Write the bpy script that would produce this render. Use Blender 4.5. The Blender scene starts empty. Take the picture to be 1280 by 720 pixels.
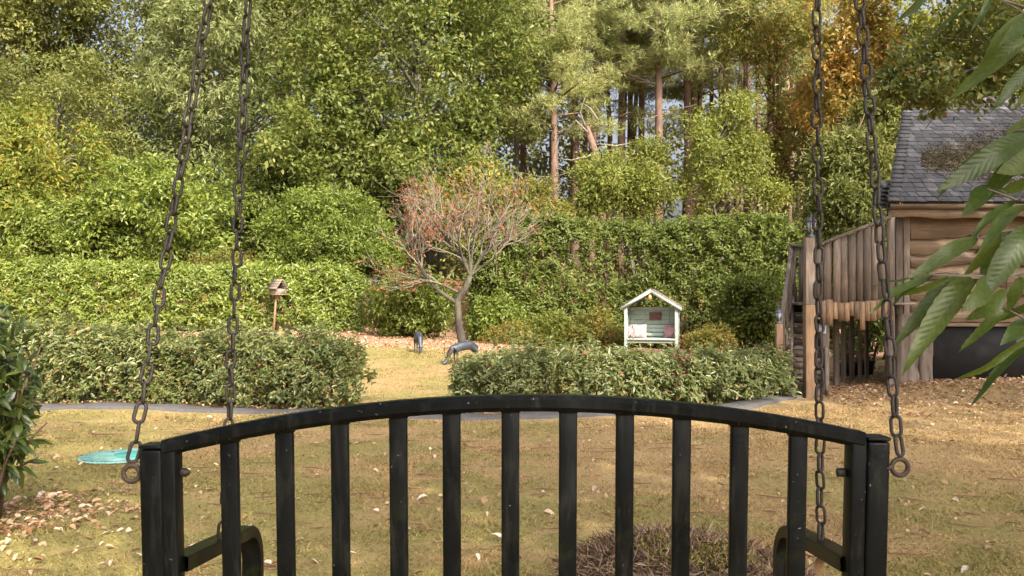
import bpy, math, random
import numpy as np
from mathutils import Vector, Matrix, Euler, Quaternion

SC = bpy.context.scene
COL = SC.collection
R = math.radians

# ------------------------------------------------------------------ camera, sky, sun, exposure
CAMZ = 1.25
F = 1108.0                      # focal length in pixels of the 1280 px wide picture
HOR = 372.0                     # picture row of the horizon
cam_d = bpy.data.cameras.new('camera')
cam = bpy.data.objects.new('camera', cam_d); COL.objects.link(cam)
cam_d.sensor_width = 36.0
cam_d.lens = 36.0 * F / 1280.0
cam_d.clip_start = 0.05; cam_d.clip_end = 3000
cam.location = (0, 0, CAMZ)
cam.rotation_euler = (R(90) + math.atan((HOR - 360) / F), 0, 0)
SC.camera = cam

SUN_DIR = Vector((0.42, -0.72, 0.62)).normalized()      # towards the sun
world = bpy.data.worlds.new('World'); SC.world = world; world.use_nodes = True
wn = world.node_tree.nodes; wl = world.node_tree.links
bg = wn['Background']
sky = wn.new('ShaderNodeTexSky'); sky.sky_type = 'NISHITA'; sky.sun_disc = False
sky.sun_elevation = math.asin(SUN_DIR.z)
sky.sun_rotation = math.atan2(SUN_DIR.x, SUN_DIR.y)
sky.dust_density = 10.0; sky.air_density = 0.65; sky.ozone_density = 0.2
hsv = wn.new('ShaderNodeHueSaturation'); hsv.inputs['Saturation'].default_value = 0.6; hsv.inputs['Value'].default_value = 1.05      # desaturates the whole sky, which also neutralises the blue of its fill
wl.new(sky.outputs['Color'], hsv.inputs['Color']); wl.new(hsv.outputs['Color'], bg.inputs['Color'])
bg.inputs['Strength'].default_value = 0.15
sun_d = bpy.data.lights.new('sun', 'SUN'); sun = bpy.data.objects.new('sun', sun_d); COL.objects.link(sun)
sun_d.energy = 2.9; sun_d.angle = R(0.6); sun_d.color = (1.0, 0.90, 0.73)
sun.rotation_euler = SUN_DIR.to_track_quat('Z', 'Y').to_euler()
SC.view_settings.view_transform = 'Standard'; SC.view_settings.look = 'None'
SC.view_settings.gamma = 1.0; SC.view_settings.exposure = 1.38
SC.view_settings.use_curve_mapping = False
cy = SC.cycles
cy.max_bounces = 6; cy.diffuse_bounces = 4; cy.glossy_bounces = 2; cy.transmission_bounces = 3
cy.transparent_max_bounces = 4; cy.caustics_reflective = False; cy.caustics_refractive = False
cy.sample_clamp_indirect = 6.0

# ------------------------------------------------------------------ helpers
rng = np.random.default_rng(7)
random.seed(7)

def P(px, py, d):
    """a pixel of the 1280x720 photograph at depth d -> world point"""
    return Vector(((px - 640) / F * d, d, CAMZ - (py - HOR) / F * d))

def sstep(a, b, x):
    t = np.clip((np.asarray(x, float) - a) / (b - a), 0, 1)
    return t * t * (3 - 2 * t)

def ground(x, y):
    x = np.asarray(x, float); y = np.asarray(y, float)
    g = (0.06 - 0.055 * (np.clip(x, -5.5, 7) + 1)) * sstep(10, 22, y)
    g = g + sstep(3.4, 7.5, x) * sstep(7.5, 13, y) * 0.24
    bank = sstep(26.2, 30, y)
    g = g + bank * 1.7 + sstep(30, 60, y) * 2.2
    bump = 0.014 * np.sin(x * 2.3 + 1.1 * np.sin(y * 1.7)) + 0.010 * np.sin(y * 3.9 + x * 1.3) + 0.006 * np.sin(x * 7.1 - y * 5.3)
    return g + bump * (1 - sstep(60, 80, y))

def gz(x, y): return float(ground(x, y))

W = {}          # world location of every object's local origin

def set_mesh(me, V, Fs):
    """V (n,3); Fs list of (m,k) integer arrays"""
    V = np.ascontiguousarray(V, dtype=np.float32)
    me.vertices.add(len(V)); me.vertices.foreach_set('co', V.ravel())
    tot = sum(f.size for f in Fs); npol = sum(len(f) for f in Fs)
    me.loops.add(tot); me.polygons.add(npol)
    me.loops.foreach_set('vertex_index', np.concatenate([f.ravel() for f in Fs]).astype(np.int32))
    starts = []; s = 0
    for f in Fs:
        k = f.shape[1]; starts.append(s + np.arange(len(f)) * k); s += f.size
    me.polygons.foreach_set('loop_start', np.concatenate(starts).astype(np.int32))
    me.update(calc_edges=True)

def link(name, data, parent=None, loc=None):
    o = bpy.data.objects.new(name, data); COL.objects.link(o)
    if parent is not None:
        o.parent = parent; W[o] = W[parent] if loc is None else Vector(loc)
        if loc is not None: o.location = Vector(loc) - W[parent]
    else:
        W[o] = Vector(loc) if loc is not None else Vector((0, 0, 0)); o.location = W[o]
    return o

def tag(o, label=None, cat=None, group=None, kind=None):
    if label: o['label'] = label
    if cat: o['category'] = cat
    if group: o['group'] = group
    if kind: o['kind'] = kind
    return o

def thing(name, loc, label, cat, group=None):
    o = bpy.data.objects.new(name, None); COL.objects.link(o)
    o.location = loc; W[o] = Vector(loc); o.empty_display_size = 0.1
    return tag(o, label, cat, group)

class MB:
    """mesh buffer in world coordinates"""
    def __init__(s): s.V = []; s.F = {}; s.n = 0
    def add(s, V, F):
        V = np.asarray(V, float).reshape(-1, 3); F = [np.asarray(f, int) for f in (F if isinstance(F, list) else [F])]
        for f in F:
            if len(f): s.F.setdefault(f.shape[1], []).append(f + s.n)
        s.V.append(V); s.n += len(V); return s
    def box(s, c, size, rot=None):
        h = np.array(size) / 2
        v = np.array([[x, y, z] for x in (-1, 1) for y in (-1, 1) for z in (-1, 1)], float) * h
        if rot is not None: v = v @ np.array(rot).T
        return s.add(v + np.array(c), np.array([[0, 1, 3, 2], [4, 6, 7, 5], [0, 4, 5, 1], [2, 3, 7, 6], [0, 2, 6, 4], [1, 5, 7, 3]]))
    def beam(s, a, b, w, h, up=(0, 0, 1)):
        """box from a to b, w across, h along 'up'"""
        a = Vector(a); b = Vector(b); d = b - a; L = d.length; d.normalize()
        u = Vector(up); side = d.cross(u).normalized(); u = side.cross(d).normalized()
        M = np.array([list(side), list(d), list(u)]).T
        return s.box((a + b) / 2, (w, L, h), M)
    def prism(s, poly, axis_vec):
        """extrude a planar polygon (list of points) by axis_vec"""
        p = np.array([list(q) for q in poly], float); n = len(p); q = p + np.array(list(axis_vec))
        F = [np.array([[i, (i + 1) % n, n + (i + 1) % n, n + i] for i in range(n)])]
        s.add(np.vstack([p, q]), F)
        # caps as polygons
        s.F.setdefault(n, []).append(np.array([list(range(n))[::-1]]) + s.n - 2 * n)
        s.F.setdefault(n, []).append(np.array([list(range(n, 2 * n))]) + s.n - 2 * n)
        return s
    def tube(s, pts, rad, k=6, cap=True, close=False):
        p = np.array([list(q) for q in pts], float); n = len(p)
        rad = np.broadcast_to(np.asarray(rad, float), (n,))
        if close: t = np.roll(p, -1, 0) - np.roll(p, 1, 0)
        else: t = np.gradient(p, axis=0)
        t /= np.linalg.norm(t, axis=1, keepdims=True) + 1e-12
        ref = np.linalg.svd(t, full_matrices=True)[2][-1]
        u = np.cross(t, ref); u /= np.linalg.norm(u, axis=1, keepdims=True) + 1e-12
        v = np.cross(t, u)
        a = np.arange(k) / k * 2 * math.pi
        ring = p[:, None] + rad[:, None, None] * (np.cos(a)[None, :, None] * u[:, None] + np.sin(a)[None, :, None] * v[:, None])
        i = np.arange(n if close else n - 1)[:, None]; j = np.arange(k)[None]; j2 = (j + 1) % k; i2 = (i + 1) % n
        f = np.stack([i * k + j, i * k + j2, i2 * k + j2, i2 * k + j], -1).reshape(-1, 4)
        Fs = [f]
        base = s.n
        s.add(ring.reshape(-1, 3), Fs)
        if cap and not close:
            s.F.setdefault(k, []).append(np.array([list(range(k))[::-1], [(n - 1) * k + q for q in range(k)]]) + base)
        return s
    def build(s, name, mat, parent=None, smooth=False, bevel=0, loc=None, seg=2):
        me = bpy.data.meshes.new(name)
        org = W[parent] if parent is not None else (Vector(loc) if loc is not None else Vector((0, 0, 0)))
        V = np.vstack(s.V) - np.array(list(org))
        set_mesh(me, V, [np.vstack(f) for f in s.F.values()])
        me.materials.append(mat)
        if smooth: me.polygons.foreach_set('use_smooth', np.ones(len(me.polygons), bool))
        o = link(name, me, parent, None if parent is not None else org)
        if bevel:
            m = o.modifiers.new('bevel', 'BEVEL'); m.width = bevel; m.segments = seg; m.limit_method = 'ANGLE'
        return o

def unit(a): return a / (np.linalg.norm(a, axis=-1, keepdims=True) + 1e-12)

def leaf_mesh(pos, axis, nrm, L, Wd, kind='kite', fold=0.25, droop=0.15):
    """arrays of leaves -> V, F ; each leaf is an island of 4 or 6 vertices folded along its midrib"""
    n = len(pos); axis = unit(axis - nrm * (axis * nrm).sum(1, keepdims=True))
    side = np.cross(nrm, axis); L = np.broadcast_to(L, (n,))[:, None]; Wd = np.broadcast_to(Wd, (n,))[:, None]
    base = pos; tip = pos + axis * L - nrm * L * droop
    up = nrm * Wd * fold
    if kind == 'kite':
        mid = pos + axis * L * 0.48
        V = np.stack([base, mid - side * Wd / 2 + up, tip, mid + side * Wd / 2 + up], 1).reshape(-1, 3)
        i = np.arange(n)[:, None] * 4
        return V, [np.vstack([i + [0, 1, 2], i + [0, 2, 3]])]
    m1 = pos + axis * L * 0.28; m2 = pos + axis * L * 0.66 - nrm * L * droop * 0.35
    V = np.stack([base, m1 - side * Wd * .44 + up, m2 - side * Wd * .42 + up, tip, m2 + side * Wd * .42 + up, m1 + side * Wd * .44 + up], 1).reshape(-1, 3)
    i = np.arange(n)[:, None] * 6
    return V, [np.vstack([i + [0, 1, 2, 3], i + [0, 3, 4, 5]])]

def rdir(n): return unit(rng.normal(size=(n, 3)))

# ------------------------------------------------------------------ materials
def newmat(name):
    m = bpy.data.materials.new(name); m.use_nodes = True
    nt = m.node_tree; nt.nodes.clear()
    out = nt.nodes.new('ShaderNodeOutputMaterial'); b = nt.nodes.new('ShaderNodeBsdfPrincipled')
    nt.links.new(b.outputs[0], out.inputs[0])
    return m, nt, b, out

def node(nt, t, **kw):
    n = nt.nodes.new(t)
    for k, v in kw.items():
        if k.startswith('i_'):
            n.inputs[k[2:].replace('_', ' ')].default_value = v
        else: setattr(n, k, v)
    return n

def ramp(nt, stops, fac=None):
    r = nt.nodes.new('ShaderNodeValToRGB'); e = r.color_ramp.elements
    while len(e) < len(stops): e.new(0.5)
    for q, (p, c) in zip(e, stops): q.position = p; q.color = (*c, 1) if len(c) == 3 else c
    if fac is not None: nt.links.new(fac, r.inputs[0])
    return r

def noise(nt, scale, detail=4, rough=0.55, vec=None, dist=0.0):
    n = node(nt, 'ShaderNodeTexNoise'); n.inputs['Scale'].default_value = scale; n.inputs['Detail'].default_value = detail
    n.inputs['Roughness'].default_value = rough; n.inputs['Distortion'].default_value = dist
    if vec is not None: nt.links.new(vec, n.inputs['Vector'])
    return n

def mixc(nt, a, b, fac, mode='MIX'):
    m = node(nt, 'ShaderNodeMix', data_type='RGBA', blend_type=mode)
    for sock, v in ((m.inputs['Factor'], fac), (m.inputs['A'], a), (m.inputs['B'], b)):
        if hasattr(v, 'links'): nt.links.new(v, sock)
        else: sock.default_value = v if isinstance(v, (int, float)) else (*v, 1)
    return m.outputs['Result']

def leafmat(name, stops, trans=0.35, rough=0.5, patch=0.6, patch_scale=0.35, patch_col=None, spec=0.35, warm=(1.19, 1.04, 0.90)):
    m, nt, b, out = newmat(name)
    if stops[0][1][1] > stops[0][1][0]:
        stops = [(p, tuple(c * w for c, w in zip(col, warm))) for p, col in stops]
        if patch_col: patch_col = tuple(c * w for c, w in zip(patch_col, warm))
    geo = node(nt, 'ShaderNodeNewGeometry')
    r = ramp(nt, stops, geo.outputs['Random Per Island'])
    n = noise(nt, patch_scale, 3, vec=geo.outputs['Position'])
    rr = ramp(nt, [(0.38, (0, 0, 0)), (0.62, (1, 1, 1))], n.outputs['Fac'])
    pc = patch_col or tuple(c * 0.72 for c in stops[0][1])
    fac = node(nt, 'ShaderNodeMath', operation='MULTIPLY'); fac.inputs[1].default_value = patch
    nt.links.new(rr.outputs[0], fac.inputs[0])
    col = mixc(nt, r.outputs[0], pc, fac.outputs[0])
    nt.links.new(col, b.inputs['Base Color'])
    b.inputs['Roughness'].default_value = rough; b.inputs['Specular IOR Level'].default_value = spec
    if trans:
        t = node(nt, 'ShaderNodeBsdfTranslucent')
        tc = mixc(nt, col, (1.0, 1.0, 0.35), 0.0)
        hs = node(nt, 'ShaderNodeHueSaturation', i_Saturation=1.0, i_Value=1.9); nt.links.new(tc, hs.inputs['Color'])
        nt.links.new(hs.outputs[0], t.inputs['Color'])
        mx = node(nt, 'ShaderNodeMixShader'); mx.inputs[0].default_value = trans * 1.2
        nt.links.new(b.outputs[0], mx.inputs[1]); nt.links.new(t.outputs[0], mx.inputs[2]); nt.links.new(mx.outputs[0], out.inputs[0])
    return m

def barkmat(name, c1, c2, scale=6, stretch=0.2, bump=0.5, c3=None):
    m, nt, b, out = newmat(name)
    geo = node(nt, 'ShaderNodeNewGeometry')
    mp = node(nt, 'ShaderNodeMapping'); mp.inputs['Scale'].default_value = (1, 1, stretch)
    nt.links.new(geo.outputs['Position'], mp.inputs[0])
    n = noise(nt, scale, 6, 0.65, mp.outputs[0], 0.6)
    r = ramp(nt, [(0.3, c1), (0.7, c2)], n.outputs['Fac'])
    col = r.outputs[0]
    if c3:
        n2 = noise(nt, 1.3, 3, vec=geo.outputs['Position'])
        rr = ramp(nt, [(0.48, (0, 0, 0)), (0.62, (1, 1, 1))], n2.outputs['Fac'])
        col = mixc(nt, col, c3, rr.outputs[0])
    nt.links.new(col, b.inputs['Base Color']); b.inputs['Roughness'].default_value = 0.9
    bp = node(nt, 'ShaderNodeBump', i_Strength=bump, i_Distance=0.03); nt.links.new(n.outputs['Fac'], bp.inputs['Height']); nt.links.new(bp.outputs[0], b.inputs['Normal'])
    return m

def woodmat(name, stops, grain_axis='Z', scale=9, bump=0.35, rough=0.8, var=0.5):
    """weathered wood: grain along the axis, tone differs from piece to piece"""
    m, nt, b, out = newmat(name)
    geo = node(nt, 'ShaderNodeNewGeometry'); oi = node(nt, 'ShaderNodeObjectInfo')
    add = node(nt, 'ShaderNodeVectorMath', operation='MULTIPLY_ADD')
    comb = node(nt, 'ShaderNodeCombineXYZ')
    for k in range(3): nt.links.new(oi.outputs['Random'], comb.inputs[k])
    nt.links.new(comb.outputs[0], add.inputs[0]); add.inputs[1].default_value = (37, 53, 71); nt.links.new(geo.outputs['Position'], add.inputs[2])
    mp = node(nt, 'ShaderNodeMapping'); s = [1, 1, 1]; s['XYZ'.index(grain_axis)] = 0.06; mp.inputs['Scale'].default_value = s
    nt.links.new(add.outputs[0], mp.inputs[0])
    n = noise(nt, scale * 3, 6, 0.7, mp.outputs[0], 0.2)
    n2 = noise(nt, 2.2, 3, 0.5, add.outputs[0])
    r = ramp(nt, stops, n.outputs['Fac'])
    r2 = ramp(nt, [(0.3, (0.62, 0.62, 0.64)), (0.7, (1.15, 1.1, 1.05))], n2.outputs['Fac'])
    col = mixc(nt, r.outputs[0], r2.outputs[0], 0.8, 'MULTIPLY')
    r3 = ramp(nt, [(0, (1 - var * .5,) * 3), (1, (1 + var * .45, 1 + var * .42, 1 + var * .38))], oi.outputs['Random'])
    col = mixc(nt, col, r3.outputs[0], 1.0, 'MULTIPLY')
    nt.links.new(col, b.inputs['Base Color']); b.inputs['Roughness'].default_value = rough
    bp = node(nt, 'ShaderNodeBump', i_Strength=bump, i_Distance=0.01); nt.links.new(n.outputs['Fac'], bp.inputs['Height']); nt.links.new(bp.outputs[0], b.inputs['Normal'])
    return m

def plain(name, col, rough=0.6, metal=0.0, var=0.2, scale=8, bump=0.0):
    m, nt, b, out = newmat(name)
    geo = node(nt, 'ShaderNodeNewGeometry')
    n = noise(nt, scale, 5, 0.6, geo.outputs['Position'])
    r = ramp(nt, [(0.3, tuple(c * (1 - var) for c in col)), (0.7, tuple(min(1, c * (1 + var)) for c in col))], n.outputs['Fac'])
    nt.links.new(r.outputs[0], b.inputs['Base Color']); b.inputs['Roughness'].default_value = rough; b.inputs['Metallic'].default_value = metal
    if bump:
        bp = node(nt, 'ShaderNodeBump', i_Strength=bump, i_Distance=0.01); nt.links.new(n.outputs['Fac'], bp.inputs['Height']); nt.links.new(bp.outputs[0], b.inputs['Normal'])
    return m

def lawn_colour(nt, pos):
    big = noise(nt, 0.55, 4, 0.6, pos, 0.5); mid = noise(nt, 2.6, 5, 0.65, pos, 0.4); fine = noise(nt, 34, 4, 0.7, pos)
    tan = ramp(nt, [(0.25, (0.22, 0.145, 0.068)), (0.5, (0.31, 0.215, 0.104)), (0.8, (0.385, 0.285, 0.15))], fine.outputs['Fac'])
    grn = ramp(nt, [(0.25, (0.125, 0.118, 0.034)), (0.55, (0.20, 0.19, 0.056)), (0.8, (0.29, 0.26, 0.11))], fine.outputs['Fac'])
    mm = node(nt, 'ShaderNodeMath', operation='MULTIPLY_ADD'); nt.links.new(mid.outputs['Fac'], mm.inputs[0]); mm.inputs[1].default_value = 0.7
    nt.links.new(big.outputs['Fac'], mm.inputs[2])
    # greener on the left of the near lawn and moss close to the bench, dry towards the building
    sep = node(nt, 'ShaderNodeSeparateXYZ'); nt.links.new(pos, sep.inputs[0])
    gx = node(nt, 'ShaderNodeMapRange'); gx.inputs['From Min'].default_value = -4; gx.inputs['From Max'].default_value = 4; gx.inputs['To Min'].default_value = 0.13; gx.inputs['To Max'].default_value = -0.10
    nt.links.new(sep.outputs[0], gx.inputs['Value'])
    gy = node(nt, 'ShaderNodeMapRange'); gy.inputs['From Min'].default_value = 3.5; gy.inputs['From Max'].default_value = 7; gy.inputs['To Min'].default_value = 0.12; gy.inputs['To Max'].default_value = 0.0
    nt.links.new(sep.outputs[1], gy.inputs['Value'])
    a1 = node(nt, 'ShaderNodeMath', operation='ADD'); nt.links.new(mm.outputs[0], a1.inputs[0]); nt.links.new(gx.outputs[0], a1.inputs[1])
    a2 = node(nt, 'ShaderNodeMath', operation='ADD'); nt.links.new(a1.outputs[0], a2.inputs[0]); nt.links.new(gy.outputs[0], a2.inputs[1])
    f = ramp(nt, [(0.82, (0, 0, 0)), (1.08, (0.7, 0.7, 0.7))], a2.outputs[0])
    return mixc(nt, tan.outputs[0], grn.outputs[0], f.outputs[0]), sep, fine, mid

def make_ground_mat():
    m, nt, b, out = newmat('lawn_soil')
    geo = node(nt, 'ShaderNodeNewGeometry'); pos = geo.outputs['Position']
    col, sep, fine, mid = lawn_colour(nt, pos)
    # dark bare scuffs
    sc = noise(nt, 1.5, 6, 0.7, pos, 1.2); s = ramp(nt, [(0.62, (0, 0, 0)), (0.72, (1, 1, 1))], sc.outputs['Fac'])
    sf = node(nt, 'ShaderNodeMath', operation='MULTIPLY'); nt.links.new(s.outputs[0], sf.inputs[0]); sf.inputs[1].default_value = 0.6
    col = mixc(nt, col, (0.115, 0.08, 0.045), sf.outputs[0])
    # reddish-tan bark mulch of the border beyond the lawn
    mul = ramp(nt, [(0.3, (0.27, 0.155, 0.095)), (0.6, (0.38, 0.245, 0.16)), (0.8, (0.45, 0.32, 0.22))], fine.outputs['Fac'])
    nb = noise(nt, 0.5, 3, 0.5, pos)
    ya = node(nt, 'ShaderNodeMath', operation='MULTIPLY_ADD'); nt.links.new(nb.outputs['Fac'], ya.inputs[0]); ya.inputs[1].default_value = 2.4; nt.links.new(sep.outputs[1], ya.inputs[2])
    yr = node(nt, 'ShaderNodeMapRange'); yr.inputs['From Min'].default_value = 21.0; yr.inputs['From Max'].default_value = 22.0
    nt.links.new(ya.outputs[0], yr.inputs['Value'])
    col = mixc(nt, col, mul.outputs[0], yr.outputs[0])
    # woodland floor further back
    wd = ramp(nt, [(0.3, (0.10, 0.055, 0.03)), (0.7, (0.24, 0.115, 0.06))], mid.outputs['Fac'])
    wr = node(nt, 'ShaderNodeMapRange'); wr.inputs['From Min'].default_value = 26.5; wr.inputs['From Max'].default_value = 28
    nt.links.new(sep.outputs[1], wr.inputs['Value'])
    col = mixc(nt, col, wd.outputs[0], wr.outputs[0])
    nt.links.new(col, b.inputs['Base Color']); b.inputs['Roughness'].default_value = 0.95; b.inputs['Specular IOR Level'].default_value = 0.15
    bp = node(nt, 'ShaderNodeBump', i_Strength=0.7, i_Distance=0.03); nt.links.new(fine.outputs['Fac'], bp.inputs['Height']); nt.links.new(bp.outputs[0], b.inputs['Normal'])
    return m

def make_grass_mat():
    m, nt, b, out = newmat('lawn_grass')
    geo = node(nt, 'ShaderNodeNewGeometry')
    col, sep, fine, mid = lawn_colour(nt, geo.outputs['Position'])
    r = ramp(nt, [(0, (0.75, 0.75, 0.7)), (0.6, (1.15, 1.15, 1.0)), (1, (1.5, 1.4, 1.2))], geo.outputs['Random Per Island'])
    col = mixc(nt, col, r.outputs[0], 1.0, 'MULTIPLY')
    nt.links.new(col, b.inputs['Base Color']); b.inputs['Roughness'].default_value = 0.8
    t = node(nt, 'ShaderNodeBsdfTranslucent'); nt.links.new(col, t.inputs['Color'])
    mx = node(nt, 'ShaderNodeMixShader'); mx.inputs[0].default_value = 0.3
    nt.links.new(b.outputs[0], mx.inputs[1]); nt.links.new(t.outputs[0], mx.inputs[2]); nt.links.new(mx.outputs[0], out.inputs[0])
    return m

def make_paint_mat():
    m, nt, b, out = newmat('black_paint')
    geo = node(nt, 'ShaderNodeNewGeometry'); pos = geo.outputs['Position']
    n = noise(nt, 9, 5, 0.6, pos); base = ramp(nt, [(0.3, (0.0018, 0.0022, 0.0026)), (0.75, (0.004, 0.0046, 0.005))], n.outputs['Fac'])
    sp = noise(nt, 150, 2, 0.5, pos); s = ramp(nt, [(0.73, (0, 0, 0)), (0.77, (1, 1, 1))], sp.outputs['Fac'])
    sf = node(nt, 'ShaderNodeMath', operation='MULTIPLY'); nt.links.new(s.outputs[0], sf.inputs[0]); sf.inputs[1].default_value = 0.30
    col = mixc(nt, base.outputs[0], (0.32, 0.33, 0.32), sf.outputs[0])
    mpd = node(nt, 'ShaderNodeMapping'); mpd.inputs['Scale'].default_value = (1, 1, .15); nt.links.new(pos, mpd.inputs[0])
    du = noise(nt, 60, 5, 0.7, mpd.outputs[0], 0.4); dr_ = ramp(nt, [(0.5, (0, 0, 0)), (0.75, (0.5, 0.5, 0.5))], du.outputs['Fac']); col = mixc(nt, col, (0.022, 0.022, 0.02), dr_.outputs[0])
    ru = noise(nt, 38, 6, 0.75, pos); rur = ramp(nt, [(0.69, (0, 0, 0)), (0.73, (0.8, 0.8, 0.8))], ru.outputs['Fac']); col = mixc(nt, col, (0.035, 0.017, 0.010), rur.outputs[0])
    # algae film low on the bars
    al = noise(nt, 14, 5, 0.65, pos, 0.6); ar = ramp(nt, [(0.55, (0, 0, 0)), (0.72, (1, 1, 1))], al.outputs['Fac'])
    sep = node(nt, 'ShaderNodeSeparateXYZ'); nt.links.new(pos, sep.inputs[0])
    mr = node(nt, 'ShaderNodeMapRange'); mr.inputs['From Min'].default_value = 0.98; mr.inputs['From Max'].default_value = 0.72; nt.links.new(sep.outputs[2], mr.inputs['Value'])
    af = node(nt, 'ShaderNodeMath', operation='MULTIPLY'); nt.links.new(ar.outputs[0], af.inputs[0]); nt.links.new(mr.outputs[0], af.inputs[1])
    col = mixc(nt, col, (0.013, 0.016, 0.006), af.outputs[0])
    nt.links.new(col, b.inputs['Base Color']); b.inputs['Specular IOR Level'].default_value = 0.09
    rr = ramp(nt, [(0.3, (0.24,) * 3), (0.7, (0.40,) * 3)], n.outputs['Fac']); nt.links.new(rr.outputs[0], b.inputs['Roughness'])
    bp = node(nt, 'ShaderNodeBump', i_Strength=0.12, i_Distance=0.002); nt.links.new(sp.outputs['Fac'], bp.inputs['Height']); nt.links.new(bp.outputs[0], b.inputs['Normal'])
    return m

def make_chestnut_leaf_mat():
    m, nt, b, out = newmat('chestnut_leaf')
    tc = node(nt, 'ShaderNodeTexCoord'); oi = node(nt, 'ShaderNodeObjectInfo')
    sep = node(nt, 'ShaderNodeSeparateXYZ'); nt.links.new(tc.outputs['Object'], sep.inputs[0])
    ab = node(nt, 'ShaderNodeMath', operation='ABSOLUTE'); nt.links.new(sep.outputs[0], ab.inputs[0])
    k = node(nt, 'ShaderNodeMath', operation='MULTIPLY_ADD'); nt.links.new(ab.outputs[0], k.inputs[0]); k.inputs[1].default_value = -1.1; nt.links.new(sep.outputs[1], k.inputs[2])
    s = node(nt, 'ShaderNodeMath', operation='MULTIPLY'); nt.links.new(k.outputs[0], s.inputs[0]); s.inputs[1].default_value = 2 * math.pi * 15
    sn = node(nt, 'ShaderNodeMath', operation='SINE'); nt.links.new(s.outputs[0], sn.inputs[0])
    vein = ramp(nt, [(0.90, (0, 0, 0)), (0.99, (1, 1, 1))], sn.outputs[0])
    mid = ramp(nt, [(0.006, (1, 1, 1)), (0.014, (0, 0, 0))], ab.outputs[0])
    vm = node(nt, 'ShaderNodeMath', operation='MAXIMUM'); nt.links.new(vein.outputs[0], vm.inputs[0]); nt.links.new(mid.outputs[0], vm.inputs[1])
    base = ramp(nt, [(0, (0.032, 0.055, 0.009)), (0.5, (0.050, 0.080, 0.013)), (1, (0.078, 0.105, 0.018))], oi.outputs['Random'])
    vf = node(nt, 'ShaderNodeMath', operation='MULTIPLY'); nt.links.new(vm.outputs[0], vf.inputs[0]); vf.inputs[1].default_value = 0.2
    col = mixc(nt, base.outputs[0], (0.09, 0.13, 0.035), vf.outputs[0])
    nz = noise(nt, 14, 4, 0.6, tc.outputs['Object']); nr = ramp(nt, [(0.3, (0.75,) * 3), (0.7, (1.2,) * 3)], nz.outputs['Fac'])
    col = mixc(nt, col, nr.outputs[0], 1.0, 'MULTIPLY')
    nt.links.new(col, b.inputs['Base Color']); b.inputs['Roughness'].default_value = 0.36; b.inputs['Specular IOR Level'].default_value = 0.35
    bp = node(nt, 'ShaderNodeBump', i_Strength=0.10, i_Distance=0.006); nt.links.new(sn.outputs[0], bp.inputs['Height']); nt.links.new(bp.outputs[0], b.inputs['Normal'])
    t = node(nt, 'ShaderNodeBsdfTranslucent'); hs = node(nt, 'ShaderNodeHueSaturation', i_Saturation=1.1, i_Value=2.0); nt.links.new(col, hs.inputs['Color']); nt.links.new(hs.outputs[0], t.inputs['Color'])
    mx = node(nt, 'ShaderNodeMixShader'); mx.inputs[0].default_value = 0.4
    nt.links.new(b.outputs[0], mx.inputs[1]); nt.links.new(t.outputs[0], mx.inputs[2]); nt.links.new(mx.outputs[0], out.inputs[0])
    return m

def make_slate_mat():
    m, nt, b, out = newmat('roof_slate')
    geo = node(nt, 'ShaderNodeNewGeometry'); oi = node(nt, 'ShaderNodeObjectInfo'); pos = geo.outputs['Position']
    ad = node(nt, 'ShaderNodeMath', operation='ADD'); nt.links.new(oi.outputs['Random'], ad.inputs[0]); nt.links.new(geo.outputs['Random Per Island'], ad.inputs[1])
    fr = node(nt, 'ShaderNodeMath', operation='FRACT'); nt.links.new(ad.outputs[0], fr.inputs[0])
    r = ramp(nt, [(0, (0.044, 0.043, 0.048)), (0.5, (0.076, 0.074, 0.082)), (0.9, (0.108, 0.104, 0.112)), (1, (0.14, 0.13, 0.125))], fr.outputs[0])
    n = noise(nt, 5, 5, 0.65, pos); rr = ramp(nt, [(0.35, (0.75,) * 3), (0.7, (1.15,) * 3)], n.outputs['Fac'])
    col = mixc(nt, r.outputs[0], rr.outputs[0], 1.0, 'MULTIPLY')
    # lichen
    n2 = noise(nt, 24, 3, 0.6, pos); l = ramp(nt, [(0.66, (0, 0, 0)), (0.72, (1, 1, 1))], n2.outputs['Fac'])
    lf = node(nt, 'ShaderNodeMath', operation='MULTIPLY'); nt.links.new(l.outputs[0], lf.inputs[0]); lf.inputs[1].default_value = 0.35
    col = mixc(nt, col, (0.19, 0.19, 0.165), lf.outputs[0])
    nt.links.new(col, b.inputs['Base Color']); b.inputs['Roughness'].default_value = 0.7
    bp = node(nt, 'ShaderNodeBump', i_Strength=0.3, i_Distance=0.01); nt.links.new(n2.outputs['Fac'], bp.inputs['Height']); nt.links.new(bp.outputs[0], b.inputs['Normal'])
    return m

M = {}
M['soil'] = make_ground_mat(); M['grass'] = make_grass_mat(); M['paint'] = make_paint_mat()
M['chestnut'] = make_chestnut_leaf_mat(); M['slate'] = make_slate_mat()
M['path'] = plain('path_asphalt', (0.075, 0.07, 0.071), 0.9, var=0.25, scale=30, bump=0.3)
M['rust'] = plain('rusty_chain', (0.012, 0.0075, 0.0055), 0.7, 0.0, var=0.5, scale=90, bump=0.3)
M['rust2'] = plain('rusty_eye', (0.032, 0.019, 0.014), 0.75, 0.2, var=0.5, scale=90, bump=0.3)
GREY = [(0.25, (0.06, 0.047, 0.040)), (0.5, (0.165, 0.132, 0.110)), (0.75, (0.29, 0.245, 0.21))]
ORNG = [(0.25, (0.11, 0.066, 0.038)), (0.5, (0.25, 0.16, 0.095)), (0.75, (0.36, 0.25, 0.16))]
BRWN = [(0.25, (0.085, 0.058, 0.041)), (0.5, (0.205, 0.148, 0.106)), (0.75, (0.32, 0.24, 0.175))]
M['plank_v'] = woodmat('weathered_planks', GREY, 'Z', scale=18, var=.8, bump=.5)
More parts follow.
